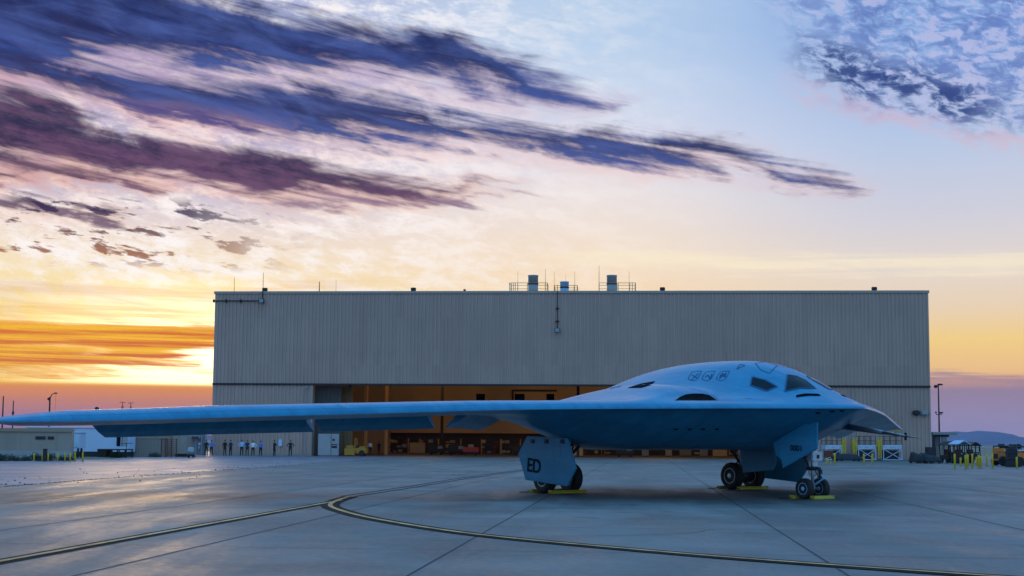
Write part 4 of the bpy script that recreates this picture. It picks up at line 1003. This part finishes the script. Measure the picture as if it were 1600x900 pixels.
# low kerb wall and bushes at the far left
a = P(-150, 720, 106); b_ = P(96, 720, 106)
t = tag(obj('low_wall', bev(B((a.x, b_.x, 107, 107.3, 0, .32)), .02, 1), 'concrete_wall'), 'low pale concrete kerb wall behind the dark bushes', 'low wall')
def bush(px0, px1, Y, hgt, seed, label):
    rnd = random.Random(seed); a, b_ = P(px0, 720, Y), P(px1, 720, Y); cx, w = (a.x + b_.x) / 2, (b_.x - a.x) / 2; bm = bmesh.new()
    cl = [(rnd.uniform(-.8, .8) * w, rnd.uniform(-.7, .7), rnd.uniform(.15, .75) * hgt, rnd.uniform(.25, .45)) for _ in range(int(10 * w) + 8)]
    for i in range(int(2600 * w)):
        c = rnd.choice(cl); v = Vector((rnd.gauss(0, 1), rnd.gauss(0, 1), rnd.gauss(0, .7))); v = v.normalized() * c[3] * rnd.random() ** .4
        q = Vector((c[0], c[1], min(c[2], hgt * (1 - (c[0] / w) ** 2) + .05))) + v
        if q.z < .02: q.z = rnd.uniform(.02, .1)
        d1 = Vector((rnd.gauss(0, 1), rnd.gauss(0, 1), rnd.gauss(0, 1))).normalized() * rnd.uniform(.03, .06); d2 = d1.cross(Vector((rnd.gauss(0, 1), rnd.gauss(0, 1), 1)).normalized()) * .7
        bm.faces.new([bm.verts.new(q - d1), bm.verts.new(q + d2), bm.verts.new(q + d1), bm.verts.new(q - d2)])
    t = thing('bush', label, 'bush', (cx, Y, 0), 0, 'low dark bushes at the asphalt edge'); obj('foliage', bm, 'green_leaf', t)
    bm = bmesh.new()
    for c in cl[:12]: tube(bm, (c[0] * .4, c[1] * .3, 0), (c[0], c[1], c[2]), .02, .006, 5)
    obj('branch_cluster', bm, 'dark_red', t)
bush(-14, 27, 103, .45, 1, 'wide dark bush at the very left edge'); bush(28, 42, 103.5, .28, 2, 'small low bush between the two wide dark bushes'); bush(44, 86, 104.5, .5, 3, 'wide dark bush around the left yellow bollards')
bush(94, 112, 107, .25, 4, 'low scrubby bush before the raised white box'); bush(175, 190, 127, .35, 5, 'small bush under the dark platform'); bush(235, 248, 133, .3, 6, 'small bush at the container foot')

# ------------------------------------------------------------------ poles and masts
def pole(px, top, Y, r, label, name='mast', cat='mast', head=None):
    p = P(px, 690, Y); h = Z_(px, top, Y); t = thing(name, label, cat, (p.x, Y, 0)); obj('pole', T(((0, 0, 0), (0, 0, h), r, r * .6, 10)), 'dark_metal', t); return t, h
t, h = pole(2.5, 619, 190, .14, 'tapering dark mast at the left edge of the photo'); obj('base', lathe([(.25, 0), (.25, .5), (.16, .55)], n=12), 'dark_metal', t)
t, h = pole(18.5, 626, 190, .12, 'dark mast second from the left edge'); obj('base', lathe([(.22, 0), (.22, .5), (.14, .55)], n=12), 'dark_metal', t); obj('collar', lathe([(.16, h - 2), (.16, h - 1.6)], n=12), 'dark_metal', t)
t, h = pole(75.5, 620, 180, .17, 'dark street lamp with a curved arm and twin heads against the sunset', 'street_lamp', 'street lamp')
obj('arm', T(((0, 0, h - .3), (.25, 0, h + .35), .06), ((.25, 0, h + .35), (.75, 0, h + .52), .05)), 'dark_metal', t)
obj('lamp_head', bev(B((.55, 1.0, -.15, .15, h + .42, h + .60)), .05, 2), 'black_paint', t); obj('lamp_head', bev(B((-.3, .05, -.25, .25, h - .5, h - .12)), .08, 2), 'black_paint', t)
obj('guy_wire', T(((.8, 0, h + .4), (.75, 0, h - 3.5), .012)), 'dark_metal', t)
for px, tp, lab in ((189.5, 628, 'left one of two small braced masts beyond the wing'), (202.5, 629, 'right one of two small braced masts beyond the wing')):
    t, h = pole(px, tp, 330, .12, lab, 'braced_mast', 'mast')
    obj('crossbar', T(((-.7, 0, h - .1), (.7, 0, h - .1), .07, .07, 6)), 'dark_metal', t)
    for a in (0, 2.1, 4.2): obj('stay', T(((0, 0, h - .8), (1.4 * math.cos(a), 1.4 * math.sin(a), h - 3.6), .06, .06, 6)), 'dark_metal', t)
    obj('mast_platform', B((-1.5, 1.5, -1.5, 1.5, h - 3.8, h - 3.6)), 'dark_metal', t)
t, h = pole(149.5, 640, 330, .2, 'dark ball topped mast just above the wing', 'ball_mast', 'mast')
bm = bmesh.new(); bmesh.ops.create_uvsphere(bm, u_segments=20, v_segments=12, radius=.55); bmesh.ops.translate(bm, vec=(0, 0, h + .2), verts=bm.verts); obj('ball', bm, 'dark_metal', t, True)
t, h = pole(1468, 601, 172, .13, 'tall slim light pole with floodlights at top and middle right of the hangar', 'light_pole', 'light pole')
obj('floodlight', bev(B((-.1, .55, -.2, .2, h - .1, h + .12)), .05, 2), 'black_paint', t); obj('floodlight', bev(B((-.55, -.15, -.25, .25, h - .45, h - .05)), .08, 2), 'black_paint', t)
zm = Z_(1468, 646, 172)
obj('crossarm', T(((-.35, 0, zm - .15), (.4, 0, zm - .15), .05), ((-.35, 0, zm - .15), (-.42, 0, zm + .1), .04)), 'dark_metal', t)
obj('floodlight', bev(B((.1, .5, -.2, .2, zm - .02, zm + .2)), .04, 2), 'black_paint', t); obj('floodlight', bev(B((-.5, -.3, -.12, .12, zm + .04, zm + .24)), .04, 2), 'black_paint', t)

# ------------------------------------------------------------------ right side: stands, covered gear, canopy, carts, tractors
def work_stand(px0, px1, Y, ladder, label):
    a, b_ = P(px0, 700, Y), P(px1, 700, Y); w = b_.x - a.x; hr, hp0, hp1 = Z_(px0, 681.5, Y), Z_(px0, 701.5, Y), Z_(px0, 695.5, Y)
    t = thing('work_stand', label, 'work stand', (a.x, Y, 0), 0, 'white aircraft work stands against the hangar wall'); d = 2.0
    hp0 = max(hp0, .95)
    obj('platform', bev(B((0, w, 0, d, hp1 - .14, hp1), (0, w * .97, .05, d - .05, hp0, hp0 + .12), (0, .1, .05, d - .05, hp0 + .121, hp1 - .141), (w - .15, w - .05, .05, d - .05, hp0 + .121, hp1 - .141)), .01, 1), 'blue_white', t)
    obj('scissor_brace', T(((.1, .08, hp0 + .12), (w - .1, .08, hp1 - .14), .05), ((.1, .06, hp1 - .14), (w - .1, .06, hp0 + .12), .05)), 'blue_white', t)
    for x in (.05, w - .05):
        for y in (.05, d - .05): obj('leg', T(((x, y, .05), (x, y, hp0), .05)), 'white_paint', t)
    obj('cross_brace', T(((.05, 0, .1), (w - .05, 0, hp0 - .03), .035), ((.05, -.04, hp0 - .03), (w - .05, -.04, .1), .035)), 'white_paint', t)
    obj('bottom_frame', T(((.05, .05, .09), (w - .05, .05, .09), .05), ((.05, d - .05, .09), (w - .05, d - .05, .09), .05), ((.05, .05, .09), (.05, d - .05, .09), .05)), 'white_paint', t)
    for y in (.04, d - .04):
        obj('guard_rail', T(*[((.03, y, z), (w - .03, y, z), .025, .025, 6) for z in (hr, hp1 + (hr - hp1) * .5)], *[((x, y, hp1), (x, y, hr), .03, .03, 6) for x in (.04, w * .33, w * .66, w - .04)]), 'dark_metal', t)
    lx = w + .12 if ladder > 0 else -.42
    ob = [((lx, .3, .2), (lx, .3, hr - .1), .05, .05, 6), ((lx + .3, .3, .2), (lx + .3, .3, hr - .1), .05, .05, 6)] + [((lx, .3, z), (lx + .3, .3, z), .03, .03, 6) for z in [.4 + .28 * i for i in range(int((hr - .5) / .28))]]
    obj('ladder', T(*ob), 'yellow_paint', t); obj('lift_pump', bev(B((lx - .05, lx + .35, .5, 1.0, hp0 - .3, hp1 + .5)), .04, 1), 'yellow_paint', t)
    obj('stored_box', B((w * .15, w * .85, .4, d - .3, .15, hp0 - .15)), 'black_paint', t)
    for x in (.1, w - .1):
        for y in (.1, d - .1): obj('caster', lathe([(.03, -.03), (.07, -.03), (.07, .03), (.03, .03)], 'Y', 10, None, (x, y, .07)), 'rubber', t)
work_stand(1290, 1316, 146.0, 1, 'left white work stand nearest the nose gear, ladder on its right')
work_stand(1341, 1369, 145.8, -1, 'middle white work stand with its yellow ladder on the left')
work_stand(1380, 1410, 145.6, -1, 'right white work stand with cross braced legs')
a, b_ = P(1288, 708, 118), P(1301.5, 708, 118); w = b_.x - a.x; t = thing('sign_panel', 'dark red panel on two yellow legs beside the nose gear', 'panel', (a.x, 118, 0))
obj('panel', bev(B((0, w, 0, .25, Z_(1295, 714, 118), Z_(1295, 704, 118))), .02, 1), 'dark_red', t); obj('frame', B((-.04, w + .04, .02, .23, Z_(1295, 704, 118) + .002, Z_(1295, 704, 118) + .05)), 'grey_paint', t)
for x in (.15, w - .2): obj('leg', B((x, x + .05, .1, .15, 0, Z_(1295, 714, 118))), 'yellow_paint', t)
def covered(px0, px1, top, bt, Y, label, seed, d=2.0):
    rnd = random.Random(seed); a, b_ = P(px0, 700, Y), P(px1, 700, Y); w = b_.x - a.x; h = Z_((px0 + px1) / 2, top, Y)
    t = thing('covered_cart', label, 'covered cart', (a.x, Y, 0), 0, 'low carts under black tarpaulin'); bm = bmesh.new(); nx, ny = 22, 8; g = []
    hs = [rnd.uniform(.72, 1.0) for _ in range(8)]
    for i in range(nx + 1):
        c = []
        for j in range(ny + 1):
            u, v = i / nx, j / ny; hh = h * lerp([(k / 7, hs[k]) for k in range(8)], u) * min(1, (min(u, 1 - u) * 9) ** .5 if 0 < u < 1 else .25) * min(1, (min(v, 1 - v) * 5 + .05) ** .5) + rnd.gauss(0, .03)
            c.append(bm.verts.new((u * w + rnd.gauss(0, .02), v * d + rnd.gauss(0, .02), max(.2, hh))))
        g.append(c)
    for i in range(nx):
        for j in range(ny): bm.faces.new((g[i][j], g[i + 1][j], g[i + 1][j + 1], g[i][j + 1]))
    rim_ = [g[i][0] for i in range(nx + 1)] + [g[nx][j] for j in range(1, ny + 1)] + [g[i][ny] for i in range(nx - 1, -1, -1)] + [g[0][j] for j in range(ny - 1, 0, -1)]
    low = [bm.verts.new((v.co.x, v.co.y, .17 + rnd.uniform(-.05, .05))) for v in rim_]
    for k in range(len(rim_)): bm.faces.new((rim_[k], low[k], low[(k + 1) % len(low)], rim_[(k + 1) % len(low)]))
    bmesh.ops.recalc_face_normals(bm, faces=bm.faces); obj('tarpaulin', bm, 'tarp', t, True)
    obj('chassis', B((.1, w - .1, .1, d - .1, .1, .25)), 'dark_metal', t)
    for x in (w * .2, w * .8): obj('wheel', lathe([(.08, -.06), (.17, -.06), (.17, .06), (.08, .06)], 'Y', 14, None, (x, .02, .17)), 'rubber', t); obj('wheel', lathe([(.08, -.06), (.17, -.06), (.17, .06), (.08, .06)], 'Y', 14, None, (x, d - .02, .17)), 'rubber', t)
covered(1306, 1350, 709, 725, 138, 'long low tarp covered cart before the left work stand', 5)
covered(1428, 1452, 706, 727, 126, 'tall lumpy tarp covered cart at the hangar right corner', 6)
covered(1449, 1472, 710, 728, 125, 'lower tarp covered cart right of the tall lumpy one', 7)
p = P(1455, 705, 146); t = thing('utility_cabinet', 'dark utility cabinet standing at the hangar right corner', 'cabinet', (p.x - .8, 145.2, 0)); obj('cabinet_body', bev(B((0, 1.1, 0, .5, .05, 1.55)), .03, 1), 'black_paint', t); obj('door', B((.08, 1.02, -.03, -.001, .12, 1.45)), 'dark_metal', t)
# canopy
a, b_ = P(1458, 700, 160), P(1497, 700, 160); w = b_.x - a.x; h = Z_(1477, 675, 160); t = thing('shade_canopy', 'flat roofed canopy on thick posts beside the hangar', 'canopy', (a.x, 160, 0))
obj('roof', bev(B((0, w, 0, 4, h - .34, h)), .03, 1), 'grey_paint', t)
for x, m, r in ((.15, 'dark_metal', .14), (w * .42, 'concrete_wall', .3)):
    for y in (.5, 3.4): obj('post', B((x, x + r * 2, y, y + .3, 0, h - .341)), m, t)
obj('beam', B((.1, w * .7, .45, .6, h - .6, h - .342)), 'dark_metal', t); obj('panel', B((.2, .9, 3.71, 3.8, .2, 2)), 'dark_red', t)
# canopied carts
def cart(px0, px1, top, Y, label, pale=False, rz=0.):
    a, b_ = P(px0, 700, Y), P(px1, 700, Y); w = b_.x - a.x; h = Z_(px0, top, Y); t = thing('utility_cart', label, 'cart', (a.x, Y, 0), rz, 'black utility carts with gabled roofs'); d = 2.6
    for x in (.04, w - .04):
        for y in (.05, d * .5, d - .05): obj('post', B((x - .04, x + .04, y - .04, y + .04, .7, h - .35)), 'dark_metal', t)
    obj('roof', prism([(-.1, h - .38), (w / 2, h - .04), (w + .1, h - .38), (w + .1, h - .31), (w / 2, h + .04), (-.1, h - .31)], d + .2, mtx=Matrix.Translation((0, d / 2, 0))), 'white_paint' if pale else 'dark_metal', t)
    obj('cart_body', bev(B((.05, w - .05, .1, d - .1, .35, .78), (.1, w - .1, .12, .5, .781, 1.1)), .04, 1), 'black_paint', t)
    obj('seat', bev(B((.15, w - .15, 1.2, 1.6, .79, .95), (.15, w - .15, 1.6, 1.7, .8, 1.35)), .03, 1), 'dark_red', t)
    obj('windscreen_frame', T(((.1, .1, 1.1), (.1, .1, h - .4), .03), ((w - .1, .1, 1.1), (w - .1, .1, h - .4), .03), ((.1, .1, h - .5), (w - .1, .1, h - .5), .03)), 'dark_metal', t)
    for x in (.08, w - .08):
        for y in (.5, d - .5): obj('wheel', lathe([(.12, -.09), (.3, -.09), (.3, .09), (.12, .09)], 'X', 16, None, (x, y, .3)), 'rubber', t)
    for x in (.3, w - .3): obj('headlight', lathe([(.07, .06), (.07, .1)], 'Y', 10, None, (x, 0, .95)), 'lens', t)
cart(1481, 1497, 690, 130, 'left one of the three black gabled carts'); cart(1498, 1515, 688.5, 127, 'middle gabled cart, the one with the pale striped roof', True); cart(1517, 1532, 691, 130, 'right one of the three black gabled carts')
# orange tow tractors
def tractor(px0, px1, top, bt, Y, label, hood, mirror=1):
    a, b_ = P(px0, 700, Y), P(px1, 700, Y); w = b_.x - a.x; h = Z_(px0, top, Y); t = thing('tow_tractor', label, 'tow tractor', (a.x, Y, 0), 0, 'orange tow tractors'); d = 1.7
    obj('hull', bev(B((0, w, 0, d, .45, 1.15), (w * .0, w * .42, .05, d - .05, 1.15, 1.55 if not hood else 1.3)), .06, 2), 'orange_paint', t)
    obj('cab_roof', bev(B((w * .05, w * .98, .05, d - .05, h - .12, h)), .04, 1), 'dark_metal', t)
    for x in (w * .08, w * .5, w * .94):
        for y in (.1, d - .1): obj('cab_post', B((x - .04, x + .04, y - .04, y + .04, 1.15, h - .121)), 'dark_metal', t)
    for x in (w * .22, w * .78):
        for y in (.0, d): ty = obj('wheel', lathe([(.16, -.12), (.36, -.13), (.42, -.06), (.42, .06), (.36, .13), (.16, .12)], 'Y', 20, None, (x, y, .42)), 'rubber', t); obj('rim', lathe([(.15, -.1), (.15, .1)], 'Y', 14, None, (x, y, .42)), 'orange_paint', ty)
    obj('seat', B((w * .55, w * .8, .4, d - .4, 1.16, 1.35)), 'black_paint', t)
    if hood: obj('hood_cover', bev(B((-w * .1, w * .5, -.05, d, 1.31, 1.42)), .03, 1), 'white_paint', t)
    obj('grille', B((-.03, -.001, .3, d - .3, .6, 1.05)), 'black_paint', t); obj('headlight', lathe([(.09, -.02), (.09, .05)], 'Y', 12, None, (w * .12, -.05, .95)), 'lens', t)
tractor(1561, 1587, 696, 730, 114, 'left orange tow tractor with a dark open cab', False); tractor(1584, 1622, 697, 731, 111, 'right orange tow tractor with a white hood cover, cut by the photo edge', True)
p = P(1582, 715, 108); t = thing('dark_stack', 'narrow dark stack of gear between the two orange tractors', 'equipment stack', (p.x - .3, 108, 0)); obj('stack_body', bev(B((0, .75, 0, .7, .1, 1.55), (-.1, .85, -.06, .76, .6, .7), (-.05, .7, -.04, .72, 1.1, 1.2)), .03, 1), 'tarp', t); obj('base', B((-.05, .8, -.05, .75, 0, .1)), 'dark_metal', t)
# field fence, far shrubs, tree line on the right
a = P(1458, 700, 230); t = thing('field_fence', 'pale horizontal rail fence across the dry field', 'fence', (a.x, 230, 0)); n = 14
for i in range(n): obj('post', B((i * 3 - .06, i * 3 + .06, -.06, .06, 0, 1.3)), 'grey_paint', t)
for z in (.3, .75, 1.2): obj('rail', B((0, (n - 1) * 3, -.1, -.061, z - .06, z + .06)), 'grey_paint', t)
def tree(px, Y, top, wpx, seed, label):
    rnd = random.Random(seed); p = P(px, 700, Y); h = Z_(px, top, Y); w = wpx / F * Y / 2; t = thing('tree', label, 'tree', (p.x, Y, 0), 0, 'small dark trees at the field edge')
    bm = bmesh.new(); tube(bm, (0, 0, 0), (.1, 0, h * .6), .22, .1, 8)
    cl = []
    for k in range(16):
        q = Vector((rnd.uniform(-.75, .75) * w, rnd.uniform(-.75, .75) * w, h * rnd.uniform(.35, .85))); cl.append((q, rnd.uniform(.25, .4) * w)); tube(bm, (0, 0, h * .35), q, .07, .02, 5)
    obj('trunk', bm, 'dark_red', t); bm = bmesh.new()
    for i in range(2600):
        c, r = rnd.choice(cl); v = Vector((rnd.gauss(0, 1), rnd.gauss(0, 1), rnd.gauss(0, .7))).normalized() * r * rnd.random() ** .35; q = c + v
        d1 = Vector((rnd.gauss(0, 1), rnd.gauss(0, 1), rnd.gauss(0, 1))).normalized() * rnd.uniform(.1, .2); d2 = d1.cross(Vector((rnd.gauss(0, 1), rnd.gauss(0, 1), 1)).normalized()) * .8
        bm.faces.new([bm.verts.new(q - d1), bm.verts.new(q + d2), bm.verts.new(q + d1), bm.verts.new(q - d2)])
    obj('crown', bm, 'green_leaf', t)
tree(1566, 300, 692.5, 12, 1, 'small round tree above the left orange tractor'); tree(1580, 310, 692, 14, 2, 'wider small tree between the orange tractors'); tree(1592, 330, 693, 9, 3, 'smallest tree near the right photo edge')
tree(1608, 320, 692, 14, 4, 'small tree cut by the right photo edge')

# ------------------------------------------------------------------ things inside the hangar
def HW(x, y): return HM @ Vector((x, y, 0))
def inside(name, label, cat, px, yl, parts, group=None):
    x = hl(px, 700, yl).x; t = thing(name, label, cat, HW(x, yl), HA, group)
    for nm, bxs, m in parts: obj(nm, bev(B(*bxs), .02, 1), m, t)
    return t
# yellow tug in the mouth
x = hl(546, 700, 2).x; t = thing('yellow_tug', 'yellow aircraft tug parked in the hangar mouth', 'tug', HW(x, -1.2), HA)
obj('hull', bev(B((0, 2.6, 0, 1.6, .3, .95), (.2, 1.1, .1, 1.5, .95, 1.25), (1.7, 2.5, .1, 1.5, .95, 1.15)), .06, 2), 'tug_yellow', t)
obj('mast_frame', T(((1.25, .2, .95), (1.25, .2, 2.05), .05), ((1.25, 1.4, .95), (1.25, 1.4, 2.05), .05), ((1.25, .2, 2.05), (1.25, 1.4, 2.05), .05)), 'tug_yellow', t)
obj('bumper', bev(B((.1, 1.3, -.35, -.05, .1, .8)), .04, 1), 'tug_yellow', t); obj('seat', B((1.3, 1.6, .5, 1.1, .96, 1.3)), 'black_paint', t)
for x_ in (.5, 2.1):
    for y_ in (0, 1.6): w_ = obj('wheel', lathe([(.15, -.12), (.33, -.12), (.36, 0), (.33, .12), (.15, .12)], 'Y', 18, None, (x_, y_, .36)), 'rubber', t)
# red cart
inside('red_cart', 'small red tool cart with a pale box on top inside the hangar', 'cart', 723, 20, [('cart_body', ((0, 2.1, 0, .9, .45, 1.05),), 'red_paint'), ('box_on_top', ((.7, 1.4, .2, .7, 1.051, 1.45),), 'cream'), ('axle_frame', ((.1, 2.0, .1, .8, .3, .449),), 'dark_metal'), ('wheel', ((.2, .5, -.02, .1, 0, .299),), 'rubber'), ('wheel', ((1.6, 1.9, -.02, .1, 0, .299),), 'rubber')])
cab = [(1003, 22, .9, 1.3, 'cream', 'small cream cabinet left of the tall lit one'), (1040, 26, .85, 1.9, 'interior_tan', 'tall tan cabinet seen under the belly'), (1062, 29, 1.6, 1.5, 'tan', 'wide tan cabinet under the belly middle'), (1094, 26, 1.0, 1.1, 'cream', 'low cream cabinet left of the wide crate'), (1114, 24, 1.9, 1.15, 'orange_steel', 'wide orange crate beside the far main wheel'), (893, 18, 1.5, 1.7, 'orange_steel', 'orange lit cabinet right of the letter marked gear door'), (640, 36, 2.2, 1.6, 'interior_tan', 'low tan cabinet far back left in the hangar')]
for px, yl, w_, h_, m, lab in cab:
    t = inside('storage_cabinet', lab, 'cabinet', px, yl, [('cabinet_body', ((0, w_, 0, .6, .06, h_),), m), ('base', ((.04, w_ - .04, .04, .56, 0, .059),), 'dark_metal'), ('door', ((.05, w_ / 2 - .02, -.03, -.002, .12, h_ - .06),), m), ('door', ((w_ / 2 + .02, w_ - .05, -.03, -.002, .12, h_ - .06),), m), ('handle', ((w_ / 2 - .08, w_ / 2 - .05, -.06, -.031, h_ * .45, h_ * .6),), 'dark_metal')], 'cabinets inside the hangar')
rk = random.Random(4)
for px, lab in ((608, 'shelf rack of dark boxes behind the yellow tug'), (655, 'shelf rack left of the red cart'), (690, 'shelf rack just left of the red cart'), (752, 'shelf rack just right of the red cart'), (783, 'shelf rack beside the letter marked gear door'), (910, 'dark shelf rack right of the near main wheels'), (945, 'dark shelf rack under the belly left end'), (975, 'dark shelf rack second from the belly left end'), (1075, 'shelf rack behind the wide tan cabinet'), (1140, 'shelf rack behind the far main wheel')):
    yl = 38; x = hl(px, 700, yl).x; t = thing('shelf_rack', lab, 'shelf', HW(x, yl), HA, 'shelf racks along the hangar back wall'); W_ = 2.8
    for u in (0, W_):
        for v in (0, .8): obj('upright', B((u - .04, u + .04, v - .04, v + .04, 0, 2.2)), 'orange_steel', t)
    for z in (.15, .85, 1.55): obj('shelf', B((0.041, W_ - .041, 0, .8, z, z + .05)), 'dark_metal', t)
    for z in (.21, .91, 1.61):
        u = .1
        while u < W_ - .6:
            bw_ = rk.uniform(.3, .8); hb = rk.uniform(.2, .5); obj('stored_box', B((u, u + bw_ - .05, .1, .7, z, z + hb)), rk.choice(['interior_dark', 'tan', 'grey_paint', 'dark_red', 'interior_tan', 'black_paint']), t); u += bw_ + rk.uniform(0, .3)
for px, yl, lab in ((668, 26, 'dim ground power cart inside the hangar, left one'), (700, 24, 'dim ground power cart just left of the red cart'), (800, 22, 'dim ground power cart behind the letter marked gear door'), (962, 14, 'dark wide power cart under the belly')):
    inside('power_cart', lab, 'power cart', px, yl, [('housing', ((0, 2.4, 0, 1.2, .4, 1.35), (.3, .9, .2, 1.0, 1.35, 1.6)), 'interior_dark'), ('chassis', ((.1, 2.3, .1, 1.1, .28, .399),), 'black_paint'), ('wheel', ((.25, .6, -.03, .12, 0, .279),), 'rubber'), ('wheel', ((1.7, 2.05, -.03, .12, 0, .279),), 'rubber'), ('control_panel', ((1.4, 2.1, -.04, -.002, .8, 1.2),), 'grey_paint')], 'power carts inside the hangar')

# ------------------------------------------------------------------ the evening haze
hb = bmesh.new(); box(hb, -16000, 16000, -1500, 15600, -25, 215)
hz = bpy.data.materials.new('haze'); hz.use_nodes = True; t = hz.node_tree; t.nodes.clear()
pv = t.nodes.new('ShaderNodeVolumePrincipled'); pv.inputs['Color'].default_value = (.5, .6, .95, 1); pv.inputs['Density'].default_value = 4.0e-5; pv.inputs['Anisotropy'].default_value = 0
mo = t.nodes.new('ShaderNodeOutputMaterial'); t.links.new(pv.outputs[0], mo.inputs['Volume'])
bmesh.ops.recalc_face_normals(hb, faces=hb.faces)
tag(obj('haze', hb, hz), kind='stuff')
